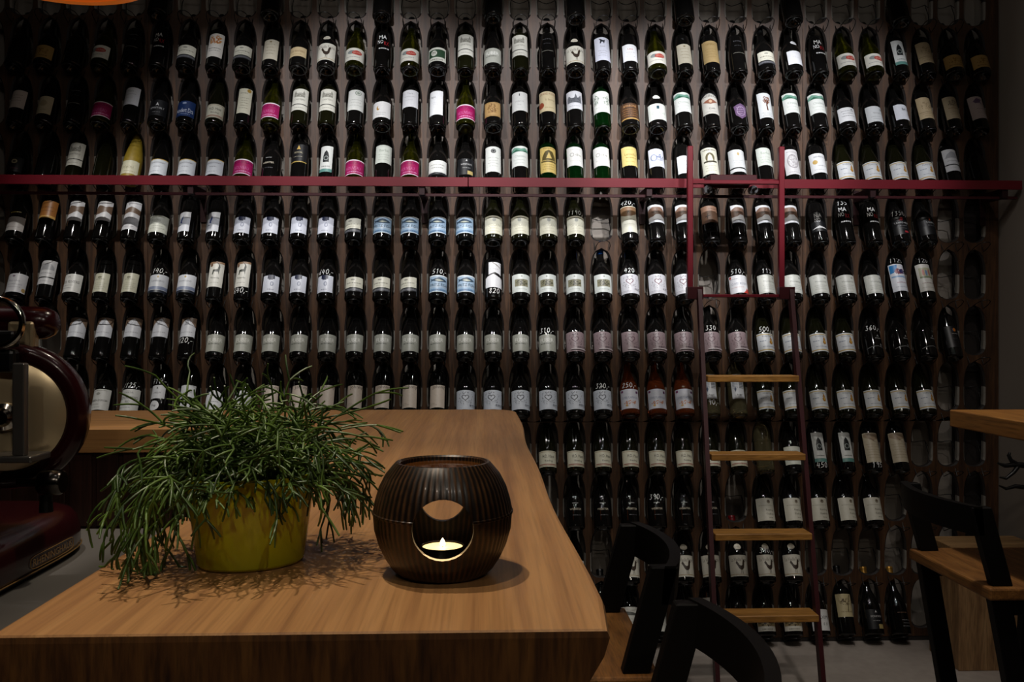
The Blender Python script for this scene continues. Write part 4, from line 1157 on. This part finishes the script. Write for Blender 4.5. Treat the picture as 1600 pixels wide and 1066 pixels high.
# ------------------------------------------------------------------ meat slicer
M_MAROON = plain('maroon_enamel', '#2c070c', .22, spec=.4, coat=.25, var=.1)
M_CHROME = plain('polished_steel', '#b9b2a8', .12, metal=1, var=.05)
M_PLATE = plain('brushed_steel_plate', '#e2cba2', .3, metal=.6, var=.08, scale=4)
M_BLACK = plain('black_plastic', '#0b0b0c', .35, var=.2)
M_GOLD = plain('gold_paint', '#a57f45', .4, metal=.3, var=.1)
sl = empty('meat_slicer', (-1.02, 1.6, CTZ))
tag(sl, 'maroon flywheel meat slicer with steel blade disc at left edge', 'meat slicer')
bm = bmesh.new()
def sup(cx, cy, rx, ry, n=48, p=4.6):
    o = []
    for i in range(n):
        a = 2 * PI * i / n
        c, s = math.cos(a), math.sin(a)
        o.append((cx + rx * math.copysign(abs(c) ** (2 / p), c), cy + ry * math.copysign(abs(s) ** (2 / p), s)))
    return o
lay = [(.0, .93), (.004, .97), (.012, 1.0), (.045, 1.0), (.07, .975), (.085, .93), (.092, .86)]
prev = None
for z, k in lay:
    cur = [bm.verts.new((x, y, CTZ + z)) for x, y in sup(-1.04, 1.595, .232 * k, .36 * (1 - (1 - k) * .7))]
    if prev:
        for i in range(48): bm.faces.new((prev[i], prev[(i + 1) % 48], cur[(i + 1) % 48], cur[i]))
    else: bm.faces.new(cur[::-1])
    prev = cur
bm.faces.new(prev)
part('base', bm, M_MAROON, sl, 50)
bm = bmesh.new()
st = [Vector((x, y, CTZ + .0135)) for x, y in sup(-1.04, 1.595, .2335, .3615)]
add_tube(bm, st + [st[0], st[1]], .0011, 6, False)
part('pinstripe', bm, M_GOLD, sl)
# nameplate on the right-hand side of the base
npl = bmesh.new()
vs, fs, a0, a1, l0, l1 = text_tris('RHENINGHAUS')
S = sup(-1.04, 1.595, .2328, .3608, 400)
side = [(x, y) for x, y in S if x > -1.0]
side.sort(key=lambda t: t[1])


def side_x(y):
    for (xa, ya), (xb, yb) in zip(side, side[1:]):
        if ya <= y <= yb and yb > ya: return xa + (xb - xa) * (y - ya) / (yb - ya)
    return side[len(side) // 2][0]


ty0, ty1, tz0, hh = 1.64, 1.80, CTZ + .024, .013
V = [npl.verts.new((0, ty0 + (x - a0) / (a1 - a0) * (ty1 - ty0), tz0 + (y - l0) / (l1 - l0) * hh)) for x, y in vs]
for f in fs:
    try: npl.faces.new([V[i] for i in f])
    except ValueError: pass
for i in range(14):
    bmesh.ops.bisect_plane(npl, geom=npl.verts[:] + npl.edges[:] + npl.faces[:], plane_co=(0, ty0 + i * .0125, 0), plane_no=(0, 1, 0))
for v in npl.verts: v.co.x = side_x(v.co.y) + .0008
fr = []
for i in range(41):
    a = 2 * PI * i / 40
    c, s = math.cos(a), math.sin(a)
    y = (ty0 + ty1) / 2 + (.089) * math.copysign(abs(c) ** .3, c)
    fr.append(Vector((side_x(y) + .0005, y, tz0 + hh / 2 + .0120 * math.copysign(abs(s) ** .5, s))))
add_tube(npl, fr, .0007, 5, False)
part('nameplate', npl, M_GOLD, sl)
# blade guard ring, blade plate
DC = P(12, 650, 1.62)
def disc_pts(bm, prof, seg=56):
    rings = add_lathe(bm, prof, seg)
    R = Matrix.Rotation(PI / 2, 4, 'X')
    for v in bm.verts: v.co = R @ v.co
    Rz = Matrix.Rotation(math.radians(12), 4, 'Z')
    for v in bm.verts: v.co = Rz @ v.co + DC
bm = bmesh.new()
disc_pts(bm, [(.099, .004), (.103, .010), (.118, .012), (.129, .007), (.1335, -.004), (.1335, -.03), (.126, -.042), (.104, -.042), (.099, -.03), (.099, .004)])
part('guard_ring', bm, M_MAROON, sl, 50)
bm = bmesh.new()
disc_pts(bm, [(0, .012), (.05, .014), (.08, .012), (.0985, .005), (.0985, -.01), (0, -.01)])
part('blade_plate', bm, M_PLATE, sl, 50)
bm = bmesh.new()
disc_pts(bm, [(0, .046), (.012, .045), (.017, .036), (.013, .028), (.024, .024), (.026, .016), (0, .012)], 28)
part('center_knob', bm, M_CHROME, sl, 50)
# upright bar in front of the plate
bm = bmesh.new()
pa, pb = P(32, 712, 1.55), P(32, 567, 1.55)
add_box(bm, (pa.x - .011, pa.y - .008, pa.z), (pa.x + .011, pa.y + .008, pb.z), .003, 2)
add_box(bm, (pa.x - .06, pa.y - .012, pa.z - .012), (pa.x + .024, pa.y + .06, pa.z), .003, 2)
part('upright_bar', bm, plain('dark_steel', '#8a8580', .3, metal=.8, var=.1), sl)
# head
bm = bmesh.new()
hz = P(20, 505, 1.66)
pts = [Vector((hz.x - .3, hz.y, hz.z)), Vector((hz.x + .04, hz.y, hz.z)), Vector((hz.x + .062, hz.y, hz.z)), Vector((hz.x + .076, hz.y, hz.z)), Vector((hz.x + .082, hz.y, hz.z))]
add_tube(bm, pts, [.031, .031, .029, .022, .012], 24)
part('head', bm, M_MAROON, sl, 50)
bm = bmesh.new()
q = P(42, 540, 1.64)
add_box(bm, (q.x - .030, q.y - .012, q.z - .035), (q.x + .018, q.y + .012, q.z + .045), .006, 2)
part('sharpener_housing', bm, M_PLATE, sl)
bm = bmesh.new()
q = P(-8, 505, 1.58)
add_tube(bm, [q + Vector((.048 * math.cos(a), 0, .043 * math.sin(a))) for a in [i * 2 * PI / 28 for i in range(29)]], .006, 10, False)
part('handle_hoop', bm, M_CHROME, sl, 50)
bm = bmesh.new()
q = P(8, 530, 1.59)
add_box(bm, (q.x - .06, q.y - .012, q.z - .015), (q.x + .022, q.y + .012, q.z + .015), .006, 2)
add_box(bm, (q.x - .06, q.y - .006, q.z - .06), (q.x + .018, q.y + .02, q.z - .018), .008, 2)
part('pusher_block', bm, M_BLACK, sl)
# body under the disc, knob and post
bm = bmesh.new()
add_box(bm, (-1.22, 1.53, CTZ + .088), (-.90, 1.72, CTZ + .175), .02, 3)
part('motor_body', bm, M_BLACK, sl, 50)
bm = bmesh.new()
q = P(82, 754, 1.6)
add_tube(bm, [q + Vector((-.06, .0, .0)), q + Vector((-.02, 0, 0))], .008, 16)
add_tube(bm, [q + Vector((-.022, 0, 0)), q + Vector((-.018, 0, 0)), q + Vector((.014, 0, 0)), q + Vector((.019, 0, 0))], [.019, .0225, .0225, .019], 28)
part('thickness_knob', bm, [plain('dark_chrome', '#55504c', .2, metal=1, var=.05)], sl, 45)
bm = bmesh.new()
q = P(72, 800, 1.62)
add_tube(bm, [q, q + Vector((0, 0, .052))], [.012, .009], 16)
part('post', bm, M_BLACK, sl, 45)

# ------------------------------------------------------------------ potted plant
M_POT = plain('olive_yellow_glazed_ceramic', '#b6b812', .22, spec=.5, coat=.4, var=.06, scale=6)
M_SOIL = plain('dark_soil', '#1c130c', .95, var=.5, scale=120, bump=.6)
M_LEAF, nt, b_ = new_mat('green_succulent_stem')
tc = nt.nodes.new('ShaderNodeTexCoord')
n_ = nt.nodes.new('ShaderNodeTexNoise')
n_.inputs['Scale'].default_value = 24
nt.links.new(tc.outputs['Object'], n_.inputs['Vector'])
rp = nt.nodes.new('ShaderNodeValToRGB')
rp.color_ramp.elements[0].position = .35
rp.color_ramp.elements[0].color = lin('#263c12')
rp.color_ramp.elements[1].position = .7
rp.color_ramp.elements[1].color = lin('#5e7a30')
nt.links.new(n_.outputs['Fac'], rp.inputs['Fac'])
nt.links.new(rp.outputs['Color'], b_.inputs['Base Color'])
b_.inputs['Roughness'].default_value = .42
PC = P(393, 872, .85)
PC.z = TZ
plant = empty('potted_plant', PC)
tag(plant, 'bushy rhipsalis with thin green stems in yellow ceramic pot on counter', 'plant')
bm = bmesh.new()
ax, ay = 1.08, .86
prof = [(0, .0), (.037, .0), (.0435, .0008), (.046, .004), (.0555, .083), (.0555, .0845), (.0535, .0845), (.0525, .082), (.049, .06), (0, .06)]
add_lathe(bm, prof, 48)
R = Matrix.Rotation(math.radians(24), 4, 'Z')
for v in bm.verts: v.co = R @ Vector((v.co.x * ax, v.co.y * ay, v.co.z)) + PC
part('pot', bm, M_POT, plant, 50)
bm = bmesh.new()
add_lathe(bm, [(0, .078), (.03, .077), (.0508, .074), (.0495, .066), (0, .064)], 32)
for v in bm.verts: v.co = R @ Vector((v.co.x * ax, v.co.y * ay, v.co.z)) + PC
part('soil', bm, M_SOIL, plant)
bm = bmesh.new()
pr = random.Random(21)
Ri = R.inverted()


def keep_out(p):
    """push a point off the pot wall and the counter top (pot space)"""
    q = Ri @ p
    if q.z < .0865:
        rr_ = math.hypot(q.x / ax, q.y / ay)
        lim = .048 + (.0585 - .048) * max(0, q.z) / .0845 + .0015
        if rr_ < lim and not (rr_ < .047 and q.z > .07):
            k = lim / max(rr_, 1e-5)
            q = Vector((q.x * k, q.y * k, q.z))
    p = R @ q
    p.z = max(p.z, .0035)
    return p


def stem(p, d, seglen, depth, droop, r):
    n = 4
    pts = [p.copy()]
    d = d.normalized()
    bend = Vector((pr.gauss(0, .11), pr.gauss(0, .11), pr.gauss(0, .06) - droop * .75))
    for i in range(n):
        d = (d + bend + Vector((pr.gauss(0, .03), pr.gauss(0, .03), 0))).normalized()
        p = keep_out(p + d * seglen / n)
        pts.append(p.copy())
    ok = [pts[0]]
    for q in pts[1:]:
        if (q - ok[-1]).length > .002: ok.append(q)
    if len(ok) > 1:
        m = len(ok)
        add_tube(bm, [q + PC for q in ok], [r] * (m - 1) + [r * .8], 6)
    if depth > 0 and p.z > .008:
        for k in range(pr.choice((1, 2, 2, 3))):
            a = pr.uniform(0, 2 * PI)
            s = Vector((math.cos(a), math.sin(a), pr.uniform(-.5, .5)))
            stem(p, (d + s * pr.uniform(.4, 1.0)), seglen * pr.uniform(.65, 1.05), depth - 1, droop * pr.uniform(1.0, 1.6), r * .95)


NST = 150
for i in range(NST):
    a = 2 * PI * i / NST * 7 + pr.uniform(-.3, .3)
    k = math.sqrt(pr.random())
    s = R @ Vector((.043 * k * ax * math.cos(a), .043 * k * ay * math.sin(a), .076))
    el = pr.uniform(.25, 1.3) if k > .45 else pr.uniform(.6, 1.5)
    d = R @ Vector((math.cos(a) * math.cos(el), math.sin(a) * math.cos(el), math.sin(el)))
    left = max(0, -d.x)
    front = max(0, -d.y - .45 * abs(d.x))
    ln = pr.uniform(.020, .036) * (1 + .22 * left) * (1 - .45 * front)
    dep = 3 if pr.random() < .6 else 2
    if front > .45: dep = 2
    stem(s, d, ln, dep, pr.uniform(.03, .22) * (1 + .3 * left), .00112)
for i in range(46):
    a = pr.uniform(0, 2 * PI)
    s = R @ Vector((.03 * ax * math.cos(a), .03 * ay * math.sin(a), .077))
    d = R @ Vector((math.cos(a) * pr.uniform(.1, .9), math.sin(a) * pr.uniform(.1, .6), 1))
    stem(s, d, pr.uniform(.030, .044), 3, pr.uniform(.02, .12), .00112)
for (dx, dy, dz, ln, dr) in ((-1, -.15, .42, .046, .12), (-1, -.35, .3, .044, .17), (-1, .1, .5, .04, .16), (-.9, -.5, .35, .036, .22), (-1, -.05, .2, .04, .2)):
    stem(R @ Vector((-.03, -.01, .078)), Vector((dx, dy, dz)), ln * .85, 4, dr, .0013)
part('foliage', bm, M_LEAF, plant, 60)

# ------------------------------------------------------------------ ceramic lantern (oil burner) and tea light
M_CER, nt, b_ = new_mat('bronze_ribbed_glaze')
tc = nt.nodes.new('ShaderNodeTexCoord')
n_ = nt.nodes.new('ShaderNodeTexNoise')
n_.inputs['Scale'].default_value = 60
n_.inputs['Detail'].default_value = 6
nt.links.new(tc.outputs['Object'], n_.inputs['Vector'])
gr_ = nt.nodes.new('ShaderNodeTexGradient')
gr_.gradient_type = 'RADIAL'
nt.links.new(tc.outputs['Object'], gr_.inputs['Vector'])
m1 = nt.nodes.new('ShaderNodeMath')
m1.operation = 'MULTIPLY'
m1.inputs[1].default_value = 64
nt.links.new(gr_.outputs['Fac'], m1.inputs[0])
m2 = nt.nodes.new('ShaderNodeMath')
m2.operation = 'PINGPONG'
m2.inputs[1].default_value = .5
nt.links.new(m1.outputs[0], m2.inputs[0])
m3 = nt.nodes.new('ShaderNodeMath')
m3.operation = 'MULTIPLY'
nt.links.new(m2.outputs[0], m3.inputs[0])
nt.links.new(n_.outputs['Fac'], m3.inputs[1])
rp = nt.nodes.new('ShaderNodeValToRGB')
rp.color_ramp.elements[0].position = .08
rp.color_ramp.elements[0].color = lin('#120b07')
rp.color_ramp.elements[1].position = .34
rp.color_ramp.elements[1].color = lin('#553a23')
nt.links.new(m3.outputs[0], rp.inputs['Fac'])
nt.links.new(rp.outputs['Color'], b_.inputs['Base Color'])
b_.inputs['Metallic'].default_value = .15
b_.inputs['Roughness'].default_value = .36
b_.inputs['Coat Weight'].default_value = .2
BC = P(692, 893, .815)
BC.z = TZ
burn = empty('tealight_lantern', BC)
tag(burn, 'round dark brown ribbed ceramic lantern with round window on counter', 'lantern')


def rib(k, z):
    if z < .006 or z > .0965: return 1
    return 1 + .009 * (k % 4 in (1, 2)) + .003 * math.sin(k * 1.7)


outer = [(.034, 0), (.040, .001), (.0455, .006), (.0520, .016), (.0575, .028), (.0612, .041), (.0622, .0535), (.0624, .055), (.0632, .0555), (.0632, .0572), (.0624, .0578), (.0606, .067), (.0570, .079), (.0515, .090), (.0455, .098), (.0425, .1012), (.0405, .1015), (.0385, .1000)]
inner = [(.0385, .0965), (.036, .0925), (.0, .091), (.0, .083), (.044, .0845), (.050, .078), (.0545, .067), (.0565, .055), (.0555, .042), (.0515, .028), (.0455, .015), (.038, .009), (0, .009)]
SEG = 256
bm = bmesh.new()
add_lathe(bm, [(0, 0)] + outer + inner[:3], SEG, wob=lambda k, z: rib(k, z))
bmesh.ops.recalc_face_normals(bm, faces=bm.faces)
bi = bmesh.new()
add_lathe(bi, inner[3:], SEG)
bmesh.ops.recalc_face_normals(bi, faces=bi.faces)
bmesh.ops.reverse_faces(bi, faces=bi.faces)
mi = bpy.data.meshes.new('cavity')
bi.to_mesh(mi)
bi.free()
bm.from_mesh(mi)
me = bpy.data.meshes.new('lantern_body')
bm.to_mesh(me)
bm.free()
tmp = bpy.data.objects.new('tmp_body', me)
COL.objects.link(tmp)
cb = bmesh.new()
view = (Vector((BC.x, BC.y, 0))).normalized()
rings = []
for t, hr, hz_ in ((-.11, .0268, .0505), (.0, .0255, .0505), (.001, .0215, .057), (.11, .0215, .057)):
    rings.append([cb.verts.new(Vector((-view.y, view.x, 0)) * (hr * math.cos(a)) + Vector((0, 0, hz_ + hr * math.sin(a))) + view * t + Vector((view.y, -view.x, 0)) * 0.0) for a in [2 * PI * i / 56 for i in range(56)]])
cb.faces.new(rings[0][::-1])
cb.faces.new(rings[3])
for ra, rb in zip(rings, rings[1:]):
    for i in range(56): cb.faces.new((ra[i], ra[(i + 1) % 56], rb[(i + 1) % 56], rb[i]))
cme = mesh_of(cb, 'cut')
cut = bpy.data.objects.new('cut', cme)
COL.objects.link(cut)
md = tmp.modifiers.new('b', 'BOOLEAN')
md.operation = 'DIFFERENCE'
md.solver = 'EXACT'
md.object = cut
dg = bpy.context.evaluated_depsgraph_get()
dg.update()
body = bpy.data.meshes.new_from_object(tmp.evaluated_get(dg))
bpy.data.objects.remove(tmp)
bpy.data.objects.remove(cut)
body.name = 'body'
sharp_smooth(body, 38)
link('body', body, M_CER, burn)
bm = bmesh.new()
add_lathe(bm, [(0, .0968), (.0372, .0968), (.0375, .0962), (.0365, .0932), (0, .0930)], 48)
link('melted_wax', mesh_of(bm, 'melted_wax'), plain('amber_melt', '#5a3416', .06, coat=.5, var=.05), burn)
tl = empty('tea_light', (BC.x, BC.y - .006, TZ + .0094))
tag(tl, 'lit tea light burning inside the round ceramic lantern', 'candle')
bm = bmesh.new()
add_lathe(bm, [(0, .0), (.0185, 0), (.019, .0006), (.019, .0165), (.0195, .017), (.0187, .0168), (.0185, .0012), (0, .0012)], 40)
link('tin_cup', mesh_of(bm, 'tin_cup'), plain('thin_aluminium', '#c8c4bc', .25, metal=1, var=.03), tl, True)
m_wax, nt, b_ = new_mat('glowing_wax')
b_.inputs['Base Color'].default_value = lin('#f2dca0')
n_ = nt.nodes.new('ShaderNodeTexNoise')
n_.inputs['Scale'].default_value = 60
nt.links.new(n_.outputs['Fac'], b_.inputs['Roughness'])
b_.inputs['Emission Color'].default_value = lin('#ffdf9c')
b_.inputs['Emission Strength'].default_value = 1.5
bm = bmesh.new()
add_lathe(bm, [(0, .0152), (.012, .0150), (.0182, .0154), (.0182, .004), (0, .004)], 32)
link('wax', mesh_of(bm, 'wax'), m_wax, tl)
bm = bmesh.new()
add_lathe(bm, [(0, .0158), (.0018, .0165), (.0026, .018), (.0019, .0205), (.0008, .0225), (0, .0235)], 14)
link('flame', mesh_of(bm, 'flame'), emit('flame_glow', '#ffe0a0', 14), tl, True)
bm = bmesh.new()
add_tube(bm, [(0, 0, .0152), (0, 0, .0168)], .0006, 6)
link('wick', mesh_of(bm, 'wick'), M_BLACK, tl)

# ------------------------------------------------------------------ bar chairs
M_CHAIR = plain('black_lacquered_wood', '#080605', .55, spec=.18, var=.25, scale=8)
M_SEAT = wood('oak_seat', '#6a4420', '#87592b', '#a0703a', stretch=(16, 1.4, 16), rough=.5, scale=2)


def bar_chair(x, y, rz, label):
    """back plane at local x = 0, seat reaches to +x"""
    ch = empty('bar_chair', (x, y, 0), rz)
    tag(ch, label, 'chair', 'black bar chairs with wooden seats')
    S = .705

    def sub(name, bm, mat, sm=None):
        return link(name, (lambda me: (sharp_smooth(me, sm) if sm else None, me)[1])(mesh_of(bm, name)), mat, ch)
    bm = bmesh.new()
    add_box(bm, (-.02, -.215, S - .032), (.40, .215, S), .006, 2)
    sub('seat', bm, M_SEAT)

    def bar(p0, p1, wx, wy):
        bm = bmesh.new()
        a = [bm.verts.new(Vector(p0) + Vector((i * wx / 2, j * wy / 2, 0))) for i, j in ((-1, -1), (1, -1), (1, 1), (-1, 1))]
        b = [bm.verts.new(Vector(p1) + Vector((i * wx / 2, j * wy / 2, 0))) for i, j in ((-1, -1), (1, -1), (1, 1), (-1, 1))]
        bm.faces.new(a)
        bm.faces.new(b[::-1])
        for i in range(4): bm.faces.new((a[i], a[(i + 1) % 4], b[(i + 1) % 4], b[i]))
        bmesh.ops.bevel(bm, geom=bm.edges[:], offset=.002, segments=1, affect='EDGES')
        return bm
    for s in (-1, 1):
        sub('back_post', bar((.025, s * .185, S), (-.03, s * .185, .905), .052, .028), M_CHAIR)
        sub('leg', bar((.14, s * .195, 0), (.02, s * .185, S - .032), .052, .030), M_CHAIR)
        sub('leg', bar((.30, s * .195, 0), (.34, s * .185, S - .032), .050, .030), M_CHAIR)
    # bowed top rail
    bm = bmesh.new()
    pv = None
    N = 14
    for i in range(N + 1):
        t = -1 + 2 * i / N
        yy = t * .199
        xo = -.034 - .040 * (1 - t * t)
        vs = [bm.verts.new(v) for v in ((xo - .011, yy, .835), (xo + .011, yy, .835), (xo + .005, yy, .908), (xo - .017, yy, .908))]
        if pv:
            for k in range(4): bm.faces.new((pv[k], pv[(k + 1) % 4], vs[(k + 1) % 4], vs[k]))
        else: bm.faces.new(vs)
        pv = vs
    bm.faces.new(pv[::-1])
    sub('back_rail', bm, M_CHAIR, 50)
    sub('footrest', bar((.325, -.18, .27), (.325, .18, .27), .03, .03), M_CHAIR)
    for s in (-1, 1):
        bm = bmesh.new()
        add_box(bm, (.05, s * .185 - .011, .63), (.33, s * .185 + .011, S - .03), .003, 1)
        sub('seat_apron', bm, M_CHAIR)
    return ch


bar_chair(.315, 1.875, PI, 'black bar chair with wooden seat, farther of two right of oak counter')
bar_chair(.312, 1.275, PI, 'black bar chair nearest the camera, right of the oak counter')
bar_chair(1.295, 2.425, 0, 'black bar chair with wooden seat under the right-hand bar table')

# ------------------------------------------------------------------ right-hand bar table, crate, branch, lamp
M_OAKR = wood('oak_bar_table', '#7a4e22', '#96642e', '#ad7a3e', stretch=(15, 1.0, 15), rough=.4, scale=1.8)
bt = empty('bar_table', (1.75, 2.0, 0))
tag(bt, 'oak bar table top at right edge before the grey wall', 'table')
bm = bmesh.new()
add_box(bm, (1.34, 1.25, TZ - .048), (2.24, 2.525, TZ), .003, 2)
part('table_top', bm, M_OAKR, bt)
bm = bmesh.new()
add_box(bm, (2.0, 1.45, 0), (2.06, 1.51, TZ - .048), .003, 1)
part('leg', bm, M_CHAIR, bt)
bm = bmesh.new()
add_box(bm, (2.0, 2.28, 0), (2.06, 2.34, TZ - .048), .003, 1)
part('leg', bm, M_CHAIR, bt)
M_CRATE = wood('knotty_pine_box', '#6d5034', '#8d6c48', '#a8875e', stretch=(14, 14, 1.3), rough=.6, scale=1.6)
cr = empty('wooden_box', (2.0, 3.6, 0))
tag(cr, 'square knotty wooden box standing on floor by right wall', 'box')
Rb = Matrix.Rotation(math.radians(-6), 3, 'Z')
bm = bmesh.new()
add_box(bm, (1.90, 3.51, 0), (2.262, 3.745, .455), .002, 1)
part('body', bm, M_CRATE, cr)
bm = bmesh.new()
add_box(bm, (1.898, 3.508, .455), (2.264, 3.747, .485), .003, 1)
part('top_board', bm, wood('pine_board', '#7a5c3a', '#97754c', '#ad8a60', stretch=(1.3, 14, 14), rough=.6), cr)
# branch-like wall hook
br_ = empty('branch_hook', (RX, 3.3, .86))
tag(br_, 'black twisted branch sticking out of right wall under bar table', 'wall hook')
bm = bmesh.new()
q0 = Vector((RX - .001, 3.36, .86))
add_tube(bm, [q0, P(1640, 738, 3.38), P(1606, 728, 3.36), P(1588, 726, 3.36), P(1570, 728, 3.36), P(1559, 724, 3.36)], [.016, .014, .012, .010, .008, .004], 8)
add_tube(bm, [P(1590, 726, 3.36), P(1580, 720, 3.36), P(1576, 712, 3.36), P(1578, 707, 3.36)], [.009, .008, .007, .004], 8)
add_tube(bm, [P(1592, 727, 3.36), P(1584, 738, 3.36), P(1572, 748, 3.36), P(1562, 746, 3.36)], [.009, .008, .006, .003], 8)
add_tube(bm, [q0 + Vector((0, 0, -.08)), P(1630, 764, 3.38), P(1604, 762, 3.36), P(1586, 760, 3.36), P(1572, 764, 3.36), P(1561, 759, 3.36)], [.012, .010, .009, .008, .006, .003], 8)
add_tube(bm, [q0, q0 + Vector((-.004, 0, -.08))], [.014, .013], 8)
o = part('branches', bm, M_BLACK, br_, 60)
# pendant lamp
M_SHADE, nt, b_ = new_mat('orange_veneer_shade')
n_ = nt.nodes.new('ShaderNodeTexNoise')
n_.inputs['Scale'].default_value = 3
b_.inputs['Base Color'].default_value = lin('#c06a20')
nt.links.new(n_.outputs['Fac'], b_.inputs['Roughness'])
b_.inputs['Emission Color'].default_value = lin('#c8641a')
b_.inputs['Emission Strength'].default_value = .35
lp = P(82, -44, 1.85)
lamp = empty('pendant_lamp', (lp.x, lp.y, lp.z))
tag(lamp, 'glowing orange pendant lamp shade cut off at top left', 'lamp')
bm = bmesh.new()
add_lathe(bm, [(.17, 0), (.195, .002), (.20, .02), (.20, .19), (.19, .20), (.16, .20)], 48)
r_ = link('lamp_shade', mesh_of(bm, 'lamp_shade'), M_SHADE, lamp)
sharp_smooth(r_.data, 50)
bm = bmesh.new()
add_lathe(bm, [(0, .012), (.16, .010), (.171, .004)], 48)
link('diffuser', mesh_of(bm, 'diffuser'), M_SHADE, lamp)
bm = bmesh.new()
add_tube(bm, [(0, 0, .19), (0, 0, CZ - lp.z)], .004, 8)
add_lathe(bm, [(.0, .2), (.16, .2), (.165, .203), (0, .21)], 32)
link('cord', mesh_of(bm, 'cord'), M_BLACK, lamp)

# ------------------------------------------------------------------ light
def spot(loc, target, power, size, blend=.6, radius=.03, col=(1, .94, .86)):
    l = bpy.data.lights.new('spot', 'SPOT')
    l.energy = power
    l.spot_size = math.radians(size)
    l.spot_blend = blend
    l.shadow_soft_size = radius
    l.color = col
    o = bpy.data.objects.new('spot_light', l)
    COL.objects.link(o)
    o.location = loc
    d = Vector(target) - Vector(loc)
    o.rotation_euler = d.to_track_quat('-Z', 'Y').to_euler()
    return o


COOL = (.97, .97, 1.0)
for (x, tx, p) in ((-1.0, -1.0, 62), (-.55, -.42, 120), (.25, .32, 165), (.95, .98, 170), (1.55, 1.42, 100)):
    spot((x, 2.05, 3.2), (tx, YW, 2.12), p, 31 if x < -.9 else 38, .55, .02, COOL)
for (x, tx, tz, p, sz) in ((-1.6, -1.45, 1.22, 112, 39), (-.45, -.45, 1.42, 74, 50), (.55, .6, 1.42, 66, 50), (1.3, 1.3, 1.42, 38, 50)):
    spot((x, 2.55, 3.3), (tx, YW, tz), p, sz, .9, .02, (1, .96, .9))
# small ceiling lamps farther back (they make the sparkles on the glass)
for (x, y, p) in ((-1.3, 1.5, 2.5), (-.5, .7, 5), (-.15, 1.6, 4), (.6, .8, 5), (.9, 1.7, 4), (1.6, .9, 5)):
    spot((x, y, 3.35), (x * .7 + .2, YW, 1.3), p, 110, .4, .016, (1, .95, .88))
# over the counter
spot((-.42, .95, 2.9), (-.12, 1.0, TZ), 62, 50, .7, .015, (1, .87, .70))
spot((-.25, .45, 2.9), (-.15, .9, TZ), 30, 46, .8, .015, (1, .87, .70))
spot((-.1, 1.9, 3.1), (-.45, 2.25, TZ), 60, 55, .8, .03, (1, .87, .70))
spot((1.75, 1.9, 3.1), (1.7, 2.2, TZ), 12, 55, .8, .03, (1, .85, .66))
spot((1.0, 1.9, 3.3), (1.05, 2.9, 0), 85, 52, .9, .05, (1, .92, .84))
spot((1.5, 2.0, 3.3), (2.28, 3.2, 1.1), 26, 60, .9, .05, (1, .9, .84))  # extra spot, added to brighten the right wall
spot((-1.35, 2.0, 3.1), (-.68, 1.86, CTZ), 48, 20, .5, .03, (1, .93, .85))
# fill spots added behind the camera to brighten the faces turned towards it
for (x, y, p) in ((-.5, -1.3, 18), (.9, -1.5, 34)):
    spot((x, y, 3.3), (x * .4, 1.8, .9), p, 75, .9, .06, (1, .9, .76))
l = bpy.data.lights.new('candle', 'POINT')
l.energy = .007
l.color = (1, .65, .3)
l.shadow_soft_size = .004
o = bpy.data.objects.new('candle_light', l)
o.location = (BC.x, BC.y - .006, TZ + .036)
COL.objects.link(o)

w = bpy.data.worlds.new('world')
scene.world = w
w.use_nodes = True
w.node_tree.nodes['Background'].inputs[0].default_value = (1, .9, .8, 1)
w.node_tree.nodes['Background'].inputs[1].default_value = 0.004
scene.view_settings.view_transform = 'Standard'
scene.view_settings.look = 'None'
scene.view_settings.exposure = 0
scene.cycles.use_denoising = True
scene.cycles.max_bounces = 8
scene.cycles.transparent_max_bounces = 8
scene.cycles.caustics_reflective = False
scene.cycles.caustics_refractive = False
scene.cycles.sample_clamp_indirect = 4
